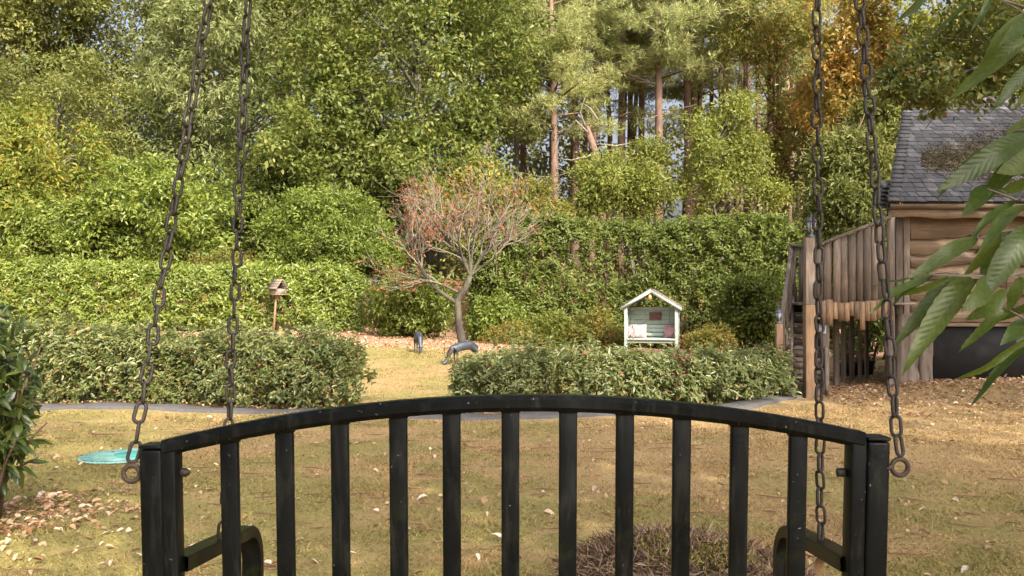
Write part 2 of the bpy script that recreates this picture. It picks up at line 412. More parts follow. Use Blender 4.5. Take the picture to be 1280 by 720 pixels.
M['plank_o'] = woodmat('skirt_planks', ORNG, 'Z', scale=18, var=.8)
M['waney'] = woodmat('waney_boards', BRWN, 'X', scale=17, var=0.4, bump=.5)
M['gutter'] = woodmat('gutter_board', BRWN, 'X', scale=7, var=0.1)
M['post'] = woodmat('hewn_posts', GREY, 'Z', scale=6, bump=0.6)
M['step'] = woodmat('step_boards', GREY, 'X')
M['screen'] = plain('black_screen', (0.012, 0.012, 0.013), 0.8, var=0.3)
M['darkin'] = plain('dark_interior', (0.02, 0.018, 0.016), 0.9)
M['sage'] = plain('sage_paint', (0.33, 0.40, 0.36), 0.6, var=0.08, scale=12)
M['felt'] = plain('roof_felt', (0.17, 0.125, 0.11), 0.9, var=0.25, scale=30)
M['birdwood'] = woodmat('bird_table_wood', [(0.25, (0.10, 0.078, 0.063)), (0.5, (0.19, 0.15, 0.125)), (0.75, (0.27, 0.225, 0.19))], 'X', var=0.3)
M['birdpole'] = plain('bird_pole', (0.20, 0.12, 0.07), 0.7)
M['deer'] = plain('verdigris_bronze', (0.042, 0.05, 0.065), 0.5, 0.25, var=0.3, scale=20)
M['antler'] = plain('brown_bronze', (0.10, 0.05, 0.03), 0.6, 0.2)
M['fence'] = plain('black_fence', (0.012, 0.013, 0.015), 0.5)
M['teal'] = plain('turquoise_plastic', (0.07, 0.33, 0.28), 0.55, var=0.25, scale=9)
M['paleteal'] = plain('faded_turquoise_plastic', (0.20, 0.40, 0.37), 0.6, var=0.3, scale=14)
M['lantern'] = plain('grey_lantern', (0.10, 0.11, 0.14), 0.4, 0.4)
M['pane'] = plain('lantern_glass', (0.38, 0.42, 0.45), 0.15)
M['sign'] = plain('pale_sign', (0.40, 0.45, 0.52), 0.5, var=0.1)
M['pinkc'] = plain('pink_cushion', (0.40, 0.22, 0.24), 0.9, var=0.5, scale=22)
M['pinkc2'] = plain('floral_cushion', (0.42, 0.30, 0.30), 0.9, var=0.55, scale=35)
M['plaque'] = plain('brown_plaque', (0.13, 0.055, 0.045), 0.6, var=0.5, scale=25)
M['copper'] = plain('copper_bell', (0.55, 0.30, 0.12), 0.4, 0.5)
M['pot'] = plain('black_pot', (0.014, 0.014, 0.016), 0.5)
M['redfl'] = leafmat('red_flowers', [(0, (0.35, 0.03, 0.05)), (1, (0.5, 0.08, 0.10))], 0.2, patch=0.1)
M['oakbark'] = barkmat('oak_bark', (0.055, 0.047, 0.038), (0.17, 0.15, 0.12))
M['pinebark'] = barkmat('pine_bark', (0.075, 0.045, 0.034), (0.20, 0.125, 0.09), 7, 0.3)
M['palebark'] = barkmat('pale_dead_wood', (0.13, 0.11, 0.088), (0.24, 0.21, 0.17), 8, 0.3)
M['crabbark'] = barkmat('lichen_bark', (0.016, 0.013, 0.011), (0.055, 0.043, 0.034), 14, 0.35, bump=1.0, c3=(0.085, 0.078, 0.052))
M['crabtwig'] = barkmat('lichen_twig', (0.13, 0.11, 0.085), (0.26, 0.225, 0.165), 5, 0.6, c3=(0.17, 0.125, 0.095))
M['stem'] = barkmat('shrub_stem', (0.05, 0.03, 0.02), (0.14, 0.085, 0.055))
# foliage (base colours of leaves)
LM = {}
LM['oak'] = leafmat('oak_leaves', [(0, (0.07, 0.105, 0.024)), (0.5, (0.11, 0.155, 0.036)), (0.9, (0.155, 0.20, 0.052)), (1, (0.23, 0.235, 0.07))], 0.34, patch=0.35)
LM['overhang'] = leafmat('overhang_leaves', [(0, (0.06, 0.09, 0.022)), (0.6, (0.10, 0.135, 0.033)), (0.92, (0.15, 0.16, 0.042)), (1, (0.20, 0.13, 0.05))], 0.36, patch=0.3)
LM['mix'] = leafmat('mixed_leaves', [(0, (0.085, 0.11, 0.028)), (0.5, (0.135, 0.165, 0.045)), (1, (0.20, 0.22, 0.07))], 0.34, patch=0.4, patch_col=(0.055, 0.095, 0.03))
LM['yellow'] = leafmat('yellow_green_leaves', [(0, (0.085, 0.125, 0.022)), (0.5, (0.155, 0.195, 0.035)), (0.9, (0.24, 0.25, 0.05)), (1, (0.30, 0.19, 0.04))], 0.36, patch=0.45, patch_col=(0.09, 0.15, 0.03), patch_scale=0.5)
LM['olive'] = leafmat('olive_pale_leaves', [(0, (0.13, 0.145, 0.045)), (0.5, (0.20, 0.205, 0.075)), (1, (0.27, 0.265, 0.12))], 0.36, patch=0.4, patch_col=(0.11, 0.15, 0.05), warm=(1.0, 1.07, 1.05))
LM['laurel'] = leafmat('laurel_leaves', [(0, (0.085, 0.14, 0.026)), (0.5, (0.145, 0.21, 0.042)), (1, (0.225, 0.28, 0.066))], 0.34, rough=0.38, patch=0.3, patch_scale=0.8, spec=0.5)
LM['dark'] = leafmat('evergreen_leaves', [(0, (0.055, 0.085, 0.018)), (0.5, (0.090, 0.132, 0.027)), (1, (0.145, 0.19, 0.042))], 0.32, rough=0.45, patch=0.35, spec=0.3)
LM['cypress'] = leafmat('cypress_leaves', [(0, (0.075, 0.125, 0.022)), (0.5, (0.12, 0.18, 0.034)), (1, (0.175, 0.23, 0.05))], 0.28, patch=0.3)
LM['front'] = leafmat('photinia_leaves', [(0, (0.068, 0.104, 0.038)), (0.45, (0.108, 0.152, 0.052)), (0.8, (0.16, 0.195, 0.075)), (0.95, (0.235, 0.24, 0.09)), (1.0, (0.22, 0.09, 0.06))], 0.30, rough=0.30, patch=0.35, patch_scale=1.2, patch_col=(0.11, 0.15, 0.075), spec=0.5)  # leaf greens greyed lighter to stand in for sky reflected off them
LM['bright'] = leafmat('bright_leaves', [(0, (0.095, 0.135, 0.028)), (0.5, (0.15, 0.195, 0.042)), (1, (0.225, 0.26, 0.07))], 0.38, patch=0.35)
LM['autumn'] = leafmat('autumn_leaves', [(0, (0.17, 0.18, 0.045)), (0.4, (0.28, 0.245, 0.07)), (0.7, (0.40, 0.29, 0.10)), (0.9, (0.42, 0.22, 0.08)), (1, (0.50, 0.34, 0.14))], 0.38, patch=0.6, patch_col=(0.16, 0.19, 0.04), patch_scale=0.45)
LM['amber'] = leafmat('amber_green_leaves', [(0, (0.10, 0.125, 0.03)), (0.55, (0.165, 0.18, 0.045)), (0.9, (0.24, 0.20, 0.06)), (1, (0.32, 0.16, 0.06))], 0.36, patch=0.5, patch_col=(0.10, 0.15, 0.035))
LM['pine'] = leafmat('pine_needles', [(0, (0.16, 0.175, 0.055)), (0.5, (0.24, 0.245, 0.085)), (1, (0.34, 0.325, 0.135))], 0.25, patch=0.45, patch_col=(0.15, 0.175, 0.07), warm=(1.05, 1.08, 1.05))
LM['far'] = leafmat('far_leaves', [(0, (0.075, 0.10, 0.028)), (0.5, (0.12, 0.145, 0.045)), (1, (0.21, 0.20, 0.08))], 0.3, patch=0.5)
LM['redleaf'] = leafmat('red_brown_leaves', [(0, (0.18, 0.05, 0.028)), (0.5, (0.27, 0.08, 0.04)), (1, (0.33, 0.13, 0.06))], 0.3, patch=0.2)
LM['litter'] = leafmat('dry_leaves', [(0, (0.20, 0.11, 0.055)), (0.35, (0.36, 0.21, 0.11)), (0.7, (0.50, 0.34, 0.21)), (1, (0.66, 0.54, 0.43))], 0.15, patch=0.2, rough=0.7)
LM['orange'] = leafmat('orange_litter', [(0, (0.26, 0.12, 0.045)), (0.5, (0.42, 0.22, 0.085)), (1, (0.55, 0.36, 0.18))], 0.15, patch=0.2, rough=0.7)
LM['needle'] = leafmat('dry_needles', [(0, (0.11, 0.065, 0.04)), (0.5, (0.25, 0.16, 0.10)), (1, (0.40, 0.30, 0.21))], 0.0, patch=0.3, rough=0.9)
LM['moss'] = leafmat('roof_moss', [(0, (0.035, 0.03, 0.016)), (0.5, (0.075, 0.06, 0.033)), (0.88, (0.11, 0.095, 0.042)), (1, (0.30, 0.22, 0.14))], 0.0, patch=0.4, rough=0.95)

# ------------------------------------------------------------------ the setting: ground, path
def make_ground():
    xs = np.unique(np.concatenate([np.linspace(-700, -60, 9), np.linspace(-60, -9, 30), np.linspace(-9, 9, 121), np.linspace(9, 60, 30), np.linspace(60, 700, 9)]))
    ys = np.unique(np.concatenate([np.linspace(-300, -10, 8), np.linspace(-10, 2, 13), np.linspace(2, 14, 101), np.linspace(14, 32, 73), np.linspace(32, 90, 30), np.linspace(90, 1500, 10)]))
    X, Y = np.meshgrid(xs, ys); Z = ground(X, Y)
    V = np.stack([X, Y, Z], -1).reshape(-1, 3); nx = len(xs); ny = len(ys)
    i = np.arange(ny - 1)[:, None] * nx; j = np.arange(nx - 1)[None]
    Fq = np.stack([i + j, i + j + 1, i + j + nx + 1, i + j + nx], -1).reshape(-1, 4)
    mb = MB(); mb.add(V, Fq); o = mb.build('ground', M['soil'], smooth=True); o['kind'] = 'structure'
make_ground()

PATH = np.array([(-9, 10.55), (-6, 10.1), (-4, 9.95), (-2.5, 9.7), (-1, 9.38), (0.4, 9.32), (1.6, 9.6), (2.6, 10.25), (3.3, 10.95), (3.75, 11.7)])
def path_y(x): return np.interp(x, PATH[:, 0], PATH[:, 1])
def make_path():
    t = np.linspace(0, 1, 140); s = np.linspace(0, 1, len(PATH))
    # smooth the polyline a little
    c = np.stack([np.interp(t, s, PATH[:, 0]), np.interp(t, s, PATH[:, 1])], 1)
    for _ in range(30): c[1:-1] = (c[:-2] + 2 * c[1:-1] + c[2:]) / 4
    d = unit(np.gradient(c, axis=0)); nrm = np.stack([-d[:, 1], d[:, 0]], 1)
    V = []
    for k, off in enumerate((-0.20, -0.19, -0.07, 0.07, 0.19, 0.20)):
        q = c + nrm * (off + 0.02 * np.sin(np.arange(len(c)) * 0.9 + k)[:, None]); z = ground(q[:, 0], q[:, 1]) + (0.028 if 0 < k < 5 else -0.05)
        V.append(np.column_stack([q, z]))
    V = np.stack(V, 1); n, m = V.shape[:2]
    i = np.arange(n - 1)[:, None] * m; j = np.arange(m - 1)[None]
    Fq = np.stack([i + j, i + m + j, i + m + j + 1, i + j + 1], -1).reshape(-1, 4)
    mb = MB(); mb.add(V.reshape(-1, 3), Fq); o = mb.build('path', M['path']); o['kind'] = 'structure'
make_path()

# ------------------------------------------------------------------ foliage builders
def spray_cloud(clumps, nspray, nleaf, L, Wd, rs=0.35, kind='kite', up=0.45, droop=0.2, spread=0.6, outer=0.55, vary=0.3):
    """clumps: array (n, 6) centre + radii.  Leaves sit on small sprays spread through the clumps."""
    clumps = np.asarray(clumps, float); nc = len(clumps)
    ns = nc * nspray; ci = np.repeat(np.arange(nc), nspray)
    d = rdir(ns); rad = rng.uniform(outer, 1.0, ns) ** 0.8
    sc = clumps[ci, :3] + d * clumps[ci, 3:] * rad[:, None]
    sn = unit(d + np.array([0, 0, up]) + 0.35 * rng.normal(size=(ns, 3)))
    n = ns * nleaf; si = np.repeat(np.arange(ns), nleaf)
    off = rng.normal(size=(n, 3)); nn = sn[si]
    off -= nn * (off * nn).sum(1, keepdims=True) * 0.65
    rr = rs * (0.6 + 0.8 * rng.random(ns))[si]
    pos = sc[si] + off * rr[:, None] * 0.55
    nrm = unit(nn + spread * rng.normal(size=(n, 3)))
    ax = unit(off + 0.7 * rng.normal(size=(n, 3)) * 0.6 + np.array([0, 0, -droop]))
    Ls = L * rng.uniform(1 - vary, 1 + vary, n)
    return leaf_mesh(pos, ax, nrm, Ls, Ls * (Wd / L), kind, droop=0.18)

def crown_clumps(ell, n, rc=0.28, front=0.5, lo=0.45):
    """clump centres spread through one ellipsoid, most of them near its surface"""
    cx, cy_, cz, rx, ry, rz = ell; out = []
    while len(out) < n:
        d = rdir(1)[0]
        if d[1] > 0.35 and rng.random() < front: continue
        r = rng.uniform(lo, 1.02); q = rng.uniform(0.5, 1.35) * rc
        out.append((cx + d[0] * rx * r, cy_ + d[1] * ry * r, cz + d[2] * rz * r, rx * q, ry * q, rz * q * 0.8))
    return np.array(out)

def limbs(mb, base, top, r0, r1, clumps, every=2, bend=0.25, k=7, min_r=0.02, lift=0.3):
    base = Vector(base); top = Vector(top); n = 9
    pts = []
    for i in range(n):
        t = i / (n - 1); p = base.lerp(top, t)
        p += Vector((math.sin(t * 5 + base.x) * bend * t, math.cos(t * 4 + base.y) * bend * t, 0)); pts.append(p)
    rad = [r0 * (1.5 - 0.5 * min(1, i / 1.2)) * (1 - i / (n - 1)) + r1 * (i / (n - 1)) + 0 for i in range(n)]
    mb.tube(pts, rad, k)
    for c in clumps[::every]:
        c = Vector(c[:3]); h = (c.z - base.z) / max(0.1, top.z - base.z)
        t = max(0.18, min(0.97, h - lift * rng.uniform(0.3, 1.0))); f = t * (n - 1); i = min(n - 2, int(f)); a = pts[i].lerp(pts[i + 1], f - i)
        ra = max(min_r, (rad[i] * 0.42)); mid = a.lerp(c, 0.5) + Vector((0, 0, 0.12 * (c - a).length)) + Vector(rng.normal(size=3)) * 0.08 * (c - a).length
        q = [a, a.lerp(mid, 0.5) + Vector((0, 0, 0.03)), mid, mid.lerp(c, 0.5) + Vector(rng.normal(size=3)) * 0.05, c]
        mb.tube(q, [ra, ra * .8, ra * .6, ra * .4, ra * .15], 5)
    return pts, rad

def tree(name, label, cat, base, ells, trunk_r, leaf, bark, nclump, nspray, nleaf, L, Wd, rs=0.35, rc=0.28, group=None, top=None, every=2, kind='kite', droop=0.2, front=0.5, up=0.45, lo=0.45):
    bz = gz(*base) - 0.05; root = thing(name, (base[0], base[1], bz), label, cat, group)
    wsum = sum(e[3] * e[5] for e in ells); cl = []
    for e in ells: cl.append(crown_clumps(e, max(3, int(nclump * e[3] * e[5] / wsum)), rc, front, lo))
    cl = np.vstack(cl)
    if top is None: top = (ells[0][0], ells[0][1], ells[0][2] + ells[0][5] * 0.6)
    mb = MB(); limbs(mb, (base[0], base[1], bz), top, trunk_r, trunk_r * 0.25, cl, every)
    mb.build('trunk', bark, root, True)
    V, Fs = spray_cloud(cl, nspray, nleaf, L, Wd, rs, kind, up, droop)
    mb = MB(); mb.add(V, Fs); o = mb.build('crown', leaf, root); o['kind'] = 'stuff'
    return root

def E(px0, px1, py0, py1, d, ry=None):
    """ellipsoid that spans a picture rectangle at depth d"""
    a = P(px0, py0, d); b = P(px1, py1, d); rx = abs(b.x - a.x) / 2; rz = abs(a.z - b.z) / 2
    return ((a.x + b.x) / 2, d, (a.z + b.z) / 2, rx, ry or rx * 0.8, rz)

def hedge_leaves(path2d, half, zlo, ztop, n, L, Wd, kind='kite', rough=0.12, topfrac=0.35, seed=0, sprig=0.0, back=0.25, stand=0.0, holes=0.0, inner=0.35, bare=None):
    """leaves over the shell of a hedge that follows path2d ((x,y) list); ztop(x) heights above ground"""
    n = int(n / 11)
    pts = np.array(path2d, float); seg = np.linalg.norm(np.diff(pts, axis=0), axis=1); s = np.concatenate([[0], np.cumsum(seg)]); Ltot = s[-1]
    u = rng.uniform(0, Ltot, n); c = np.stack([np.interp(u, s, pts[:, 0]), np.interp(u, s, pts[:, 1])], 1)
    dd = np.stack([np.interp(u + .05, s, pts[:, 0]), np.interp(u + .05, s, pts[:, 1])], 1) - np.stack([np.interp(u - .05, s, pts[:, 0]), np.interp(u - .05, s, pts[:, 1])], 1)
    dd = unit(dd); nr = np.stack([dd[:, 1], -dd[:, 0]], 1)        # towards the camera for a left to right path
    g = ground(c[:, 0], c[:, 1]); H = ztop(c[:, 0])
    which = rng.random(n); face = np.where(which < topfrac, 0, np.where(which < topfrac + (1 - topfrac) * (1 - back), 1, 2))
    z = zlo + (H - zlo) * rng.random(n) ** 0.85; off = rng.uniform(-1, 1, n) * half
    lump = (np.sin(u * 3.1 + z * 4 + seed) + np.sin(u * 1.3 - z * 2.3 + seed * 2) + np.sin(u * 7.7 + z * 9)) / 3
    inn = np.abs(rng.normal(size=n)) * inner * half
    off = np.where(face == 1, half * (1 + 0.18 * lump) - inn, np.where(face == 2, -half + inn, off))
    z = np.where(face == 0, H * (1 + 0.05 * lump) - np.abs(rng.normal(size=n)) * 0.10 * H, z)
    # rounded ends and top edge
    e = np.minimum(u, Ltot - u); ef = np.clip(e / (half * 0.9), 0, 1); off *= 0.35 + 0.65 * np.sqrt(ef); z = np.where(ef < 1, z * (0.72 + 0.28 * np.sqrt(ef)), z)
    tt = z / H; off *= np.where(tt > 0.82, 1 - (tt - 0.82) * 1.6, 1)
    pos = np.column_stack([c + nr * off[:, None], g + z]) + rng.normal(size=(n, 3)) * rough * 0.5
    if sprig:
        k = (face == 0) & (rng.random(n) < sprig); pos[k, 2] += np.abs(rng.normal(size=k.sum())) * 0.10 * H.mean() if np.ndim(H) else 0.1
    outn = np.column_stack([nr * np.where(face == 2, -1, 1)[:, None] * np.where(face == 0, 0.25, 1)[:, None], np.where(face == 0, 1.0, 0.45)])
    if holes:
        hn = np.sin(u * 2.1 + seed) * np.sin(z * 1.9 + seed) + 0.5 * np.sin(u * 4.7 - z * 3.1)
        keep = (hn < 1.0 - holes) | (rng.random(n) < 0.35)
        if bare is not None:
            bx_, bz_, brx, brz = bare; keep &= (((pos[:, 0] - bx_) / brx) ** 2 + ((pos[:, 2] - bz_) / brz) ** 2 > 0.6 + 0.5 * rng.random(n)) | (rng.random(n) < 0.22)
        pos, outn = pos[keep], outn[keep]; n = len(pos)
    # every point is a shoot that carries its leaves in turn
    m = 11; dr = unit(outn * 0.7 + np.array([0, 0, 0.5 + stand]) + 0.45 * rng.normal(size=(n, 3))); ls = L * rng.uniform(1.2, 3.0, n)
    si = np.repeat(np.arange(n), m); t = np.tile((np.arange(m) + 0.5) / m, n); N = n * m
    ang = np.tile(np.arange(m) * 2.4, n) + np.repeat(rng.uniform(0, 6.28, n), m)
    e1 = unit(np.cross(dr, rng.normal(size=(n, 3)))); e2 = np.cross(dr, e1); radial = np.cos(ang)[:, None] * e1[si] + np.sin(ang)[:, None] * e2[si]
    p = pos[si] + dr[si] * (ls[si] * (t - 0.5))[:, None] + rng.normal(size=(N, 3)) * L * 0.12
    ax = unit(dr[si] * (0.3 + 0.7 * t)[:, None] + radial * (1.1 - 0.6 * t)[:, None] + 0.2 * rng.normal(size=(N, 3)))
    nrm = unit(dr[si] * 0.8 - radial * 0.3 + outn[si] * 0.5 + 0.35 * rng.normal(size=(N, 3)))
    Ls = L * rng.uniform(0.75, 1.3, n)[si] * rng.uniform(0.55, 1.25, N)
    return leaf_mesh(p, ax, nrm, Ls, Ls * (Wd / L), kind)

def stems(mb, path2d, half, h, n, r=0.012, fan=0.12):
    pts = np.array(path2d, float); s = np.concatenate([[0], np.cumsum(np.linalg.norm(np.diff(pts, axis=0), axis=1))])
    for _ in range(n):
        u = rng.uniform(0.02, 0.98) * s[-1]; x = np.interp(u, s, pts[:, 0]); y = np.interp(u, s, pts[:, 1]) + rng.uniform(-.45, .8) * half
        z = gz(x, y) - 0.03; hh = h * rng.uniform(0.6, 1.0); a = Vector((x, y, z)); b = a + Vector((rng.normal() * fan * h, rng.normal() * fan * h, hh))
        mid = a.lerp(b, 0.5) + Vector(rng.normal(size=3)) * 0.05 * h
        mb.tube([a, mid, b], [r, r * .7, r * .3], 4)

# ------------------------------------------------------------------ hedges
def hedge(name, label, path2d, half, zlo, ztop, n, L, Wd, leaf, nst, sth, r=0.012, core=True, **kw):
    c = np.mean(np.array(path2d), 0); root = thing(name, (c[0], c[1], gz(*c)), label, 'hedge')
    V, Fs = hedge_leaves(path2d, half, zlo, ztop, n, L, Wd, **kw)
    mb = MB(); mb.add(V, Fs); o = mb.build('foliage', leaf, root); o['kind'] = 'stuff'
    mb = MB(); stems(mb, path2d, half, sth, nst, r); o = mb.build('stems', M['stem'], root, True); o['kind'] = 'stuff'
    return root

LH = [(-6.3, 10.95), (-4.5, 10.75), (-3, 10.5), (-1.75, 10.25)]
hl = hedge('hedge', 'low glossy green hedge on the left, ending at the lawn opening', LH, 0.42, 0.05,
      lambda x: 0.66 + 0.12 * sstep(-2.2, -3.6, x) + 0.05 * np.sin(x * 1.9) + 0.03 * np.sin(x * 5.3), 36000, 0.062, 0.026, LM['front'], 70, 0.75, kind='hex', sprig=0.35, stand=0.35, topfrac=0.34, seed=1.0)
RH = [(-0.62, 10.3), (0.5, 10.15), (1.6, 10.45), (2.5, 10.9), (3.42, 11.6)]
hr = hedge('hedge', 'low glossy hedge in the middle with pale sky glints on its leaves, in front of the arbour', RH, 0.46, 0.05,
      lambda x: 0.52 + 0.05 * np.sin(x * 1.5 + 1) + 0.03 * np.sin(x * 6.1), 36000, 0.062, 0.024, LM['front'], 70, 0.65, kind='hex', sprig=0.4, stand=0.35, topfrac=0.38, seed=2.0)
# red shoots in the middle hedge
q = P(850, 462, 10.2); n = 40
pos = np.array(list(q)) + rng.normal(size=(n, 3)) * (0.06, 0.10, 0.13)
mb = MB(); mb.add(*leaf_mesh(pos, rdir(n) + (0, 0, .5), unit(rdir(n) + (0, -1, .3)), 0.08, 0.03, 'hex'))
o = mb.build('red_shoots', leafmat('red_shoots', [(0, (0.10, 0.02, 0.024)), (1, (0.17, 0.045, 0.045))], 0.2, 0.35, patch=0), hr); tag(o, 'dark red young leaves', kind='stuff')

hedge('hedge', 'long bright green clipped laurel hedge behind the bird table', [(-16.5, 25.9), (-10, 25.5), (-7, 25.3), (-4.15, 25.2)], 0.75, 0.05,
      lambda x: 1.75 + 0.18 * sstep(-8, -13, x) + 0.04 * np.sin(x * 2.2), 56000, 0.12, 0.055, LM['laurel'], 60, 1.5, 0.02, rough=0.10, topfrac=0.3, seed=3, back=0.15, inner=0.2)
hedge('hedge', 'tall dark green hedge behind the arbour with bare brown stems showing', [(-1.2, 26.3), (3, 26.2), (6, 25.4), (8.6, 24.2), (10.5, 22)], 0.95, 0.1,
      lambda x: 3.60 + 0.06 * np.sin(x * 1.3) - 0.04 * np.sin(x * 3.3), 90000, 0.12, 0.052, LM['dark'], 170, 3.2, 0.03, rough=0.08, topfrac=0.2, seed=4, back=0.10, holes=0.18, inner=0.22, bare=(P(755, 0, 25.5).x, P(0, 325, 25.5).z, 1.5, .75))
hedge('hedge', 'shaded green hedge behind the deck and steps', [(7.2, 19.5), (10, 18.5), (12, 17.5)], 0.9, 0.1,
      lambda x: 2.7 + 0.2 * np.sin(x * 2), 14000, 0.14, 0.06, LM['dark'], 40, 2.2, 0.03, rough=0.25, topfrac=0.2, seed=5, back=0.2)

# ------------------------------------------------------------------ trees and shrubs
def shrub(name, label, ells, leaf, nclump, nspray, nleaf, L, Wd, rs=0.18, rc=0.34, group=None, **kw):
    e = ells[0]; return tree(name, label, 'shrub', (e[0], e[1]), ells, 0.05, leaf, M['stem'], int(nclump * 1.7), int(nspray * .7), nleaf, L, Wd, rs, rc * .76, group, every=3, lo=0.5, **kw)

# bare-branched ornamental tree with red leaves
def bare_tree():
    d = 22.0; b = P(577, 434, d); bz = gz(b.x, b.y) - 0.03
    root = thing('ornamental_tree', (b.x, b.y, bz), 'almost bare ornamental tree with lichen grey twigs and withered red leaves', 'tree')
    tm = MB(); bm_ = MB(); tw = MB(); tips = []
    f = P(588, 345, d); f2 = P(572, 375, d); base = Vector((b.x, b.y, bz))
    tm.tube([base - Vector((0, 0, .05)), base + Vector((0.01, 0, .12)), base.lerp(f2, .5) + Vector((-.03, 0, 0)), f2, f2.lerp(f, .5) + Vector((.04, .02, 0)), f], [.15, .105, .09, .085, .075, .06], 8)
    side = P(540, 355, d) + Vector((0, -.15, 0))
    bm_.tube([f2 - Vector((0, 0, .1)), f2.lerp(side, .6) + Vector((-.05, 0, -.03)), side], [.06, .05, .03], 6)
    cen = P(580, 285, d)
    def grow(a, dirv, length, r, lev):
        n = 4; pts = [a]; dv = dirv.copy()
        for i in range(n):
            dv = (dv + Vector(rng.normal(size=3)) * 0.16 + Vector((0, 0, 0.05))).normalized(); pts.append(pts[-1] + dv * length / n)
        (bm_ if lev < 2 else tw).tube(pts, [max(0.004, r * (1 - 0.6 * i / n)) for i in range(n + 1)], 5 if lev < 2 else 3, cap=False)
        if lev >= 2: tips.append((pts[-1], dv)); tips.append((pts[2], dv))
        if lev < 4:
            for k in range([7, 6, 5, 2][lev] if lev < 4 else 0):
                t = rng.uniform(0.25, 1.0); i = min(n - 1, int(t * n)); p = pts[i].lerp(pts[i + 1], t * n - i)
                ax = dv.cross(Vector(rng.normal(size=3))).normalized(); nd = (Quaternion(ax, R(rng.uniform(18, 52))) @ dv)
                nd = (nd + Vector((0, 0, 0.10))).normalized()
                grow(p, nd, length * rng.uniform(0.5, 0.72), r * 0.5, lev + 1)
    starts = [(f, (-.62, -.2, .7), 1.5), (f, (-.4, .3, .9), 1.6), (f, (.0, -.25, 1), 1.65), (f, (.42, .2, .9), 1.55), (f, (.80, -.2, .5), 1.3), (f, (.15, .45, .9), 1.5), (f, (-.25, -.3, .95), 1.7),
              (f2 + Vector((0, 0, .2)), (-.7, .2, .6), 1.4), (side, (-.55, -.2, .75), 1.25), (side, (-.35, .2, .9), 1.5), (f, (.62, .3, .75), 1.3)]
    for a, dv, L in starts: grow(a.copy(), Vector(dv).normalized(), L * 1.08, .036, 0 + 1)
    tm.build('trunk', M['crabbark'], root, True); bm_.build('branches', M['crabbark'], root, True)
    o = tw.build('twigs', M['crabtwig'], root, True); o['kind'] = 'stuff'
    tp = np.array([list(t[0]) for t in tips]); sel = rng.random(len(tp)) < np.where(tp[:, 0] < cen.x + 0.3, 0.34, 0.15); tp = tp[sel]
    pos = np.repeat(tp, 2, 0) + rng.normal(size=(len(tp) * 2, 3)) * 0.05; n = len(pos)
    mb = MB(); mb.add(*leaf_mesh(pos, rdir(n) + (0, 0, -.6), rdir(n), rng.uniform(.07, .13, n), rng.uniform(.03, .05, n)))
    o = mb.build('withered_leaves', LM['redleaf'], root); o['kind'] = 'stuff'
bare_tree()

shrub('evergreen_shrub', 'large rounded yellow green evergreen shrub behind the black fence', [E(322, 492, 236, 372, 29.2), E(400, 505, 275, 372, 28.8)], LM['cypress'], 120, 16, 20, 0.13, 0.045, 0.22, 0.26, droop=-.3)
shrub('laurel_bush', 'rounded glossy laurel bush left of the bare ornamental tree', [E(462, 568, 345, 424, 24.4)], LM['laurel'], 60, 14, 18, 0.13, 0.055)
shrub('laurel_bush', 'green bush right behind the trunk of the bare tree', [E(588, 655, 372, 430, 24.5)], LM['cypress'], 40, 12, 16, 0.12, 0.055)
shrub('yellow_shrub', 'small yellow green shrub left of the arbour', [E(658, 715, 392, 442, 23.6)], LM['bright'], 34, 12, 16, 0.10, 0.04)
shrub('amber_shrub', 'olive and amber shrub beside the left post of the arbour', [E(712, 780, 390, 445, 23.2)], LM['amber'], 34, 12, 16, 0.10, 0.035)
shrub('amber_shrub', 'low amber tinted shrub right of the arbour behind the low hedge', [E(858, 915, 412, 440, 20.5)], LM['amber'], 24, 10, 14, 0.09, 0.035)
shrub('olive_shrub', 'wispy olive ground shrub under the tall hedge behind the deer', [E(600, 690, 405, 436, 23.6)], LM['amber'], 26, 10, 12, 0.09, 0.03)
shrub('dark_shrub', 'dark green shrub against the tall hedge left of the wooden steps', [E(900, 985, 345, 425, 22.5)], LM['dark'], 44, 14, 16, 0.13, 0.055)
shrub('broad_laurel', 'broad bright green laurel thicket above the left end of the clipped hedge', [E(105, 300, 190, 352, 30.5), E(-10, 170, 250, 352, 30.2)], LM['laurel'], 120, 15, 18, 0.17, 0.07, 0.28, 0.25)
shrub('russet_shrub', 'low russet brown shrub on the bank above the clipped hedge', [E(246, 318, 312, 345, 28.6)], LM['amber'], 26, 10, 12, 0.10, 0.035)
shrub('bushy_pine', 'light green bushy shrub behind the planked deck', [E(1000, 1125, 165, 330, 18.5), E(1060, 1150, 120, 250, 19)], LM['mix'], 90, 14, 18, 0.13, 0.04, 0.22, 0.25)
shrub('olive_shrub', 'brown and olive undergrowth shrub between the tall hedge and pine trunks', [E(640, 715, 225, 300, 30)], LM['amber'], 34, 12, 14, 0.13, 0.05, 0.25)

def at(px, d): return ((px - 640) / F * d, d)
BT = 'trees beyond the garden hedges'
tree('oak_tree', 'big dark green oak in the middle with leafy crown reaching the top', 'tree', at(546, 34), [E(318, 690, -150, 268, 34, 5.0), E(395, 640, 120, 300, 33.2, 3.6), E(330, 470, 60, 260, 32.6, 2.8)], 0.30, LM['oak'], M['oakbark'], 190, 16, 22, 0.19, 0.10, 0.42, 0.20, group=BT, every=4)
tree('broadleaf_tree', 'grey green tree in the upper left corner with sky between its leaves', 'tree', at(60, 41), [E(-90, 190, -160, 200, 41, 4.4), E(-30, 150, -70, 70, 39, 2.4)], 0.28, LM['mix'], M['oakbark'], 150, 14, 20, 0.19, 0.10, 0.45, 0.24, group=BT)
tree('broadleaf_tree', 'yellow green young tree with pale forked trunk at the far left', 'tree', at(62, 31.5), [E(-20, 135, 130, 335, 31.5, 2.2), E(-60, 60, 200, 345, 31, 2.0)], 0.09, LM['yellow'], M['palebark'], 90, 14, 18, 0.17, 0.075, 0.3, 0.26, group=BT)
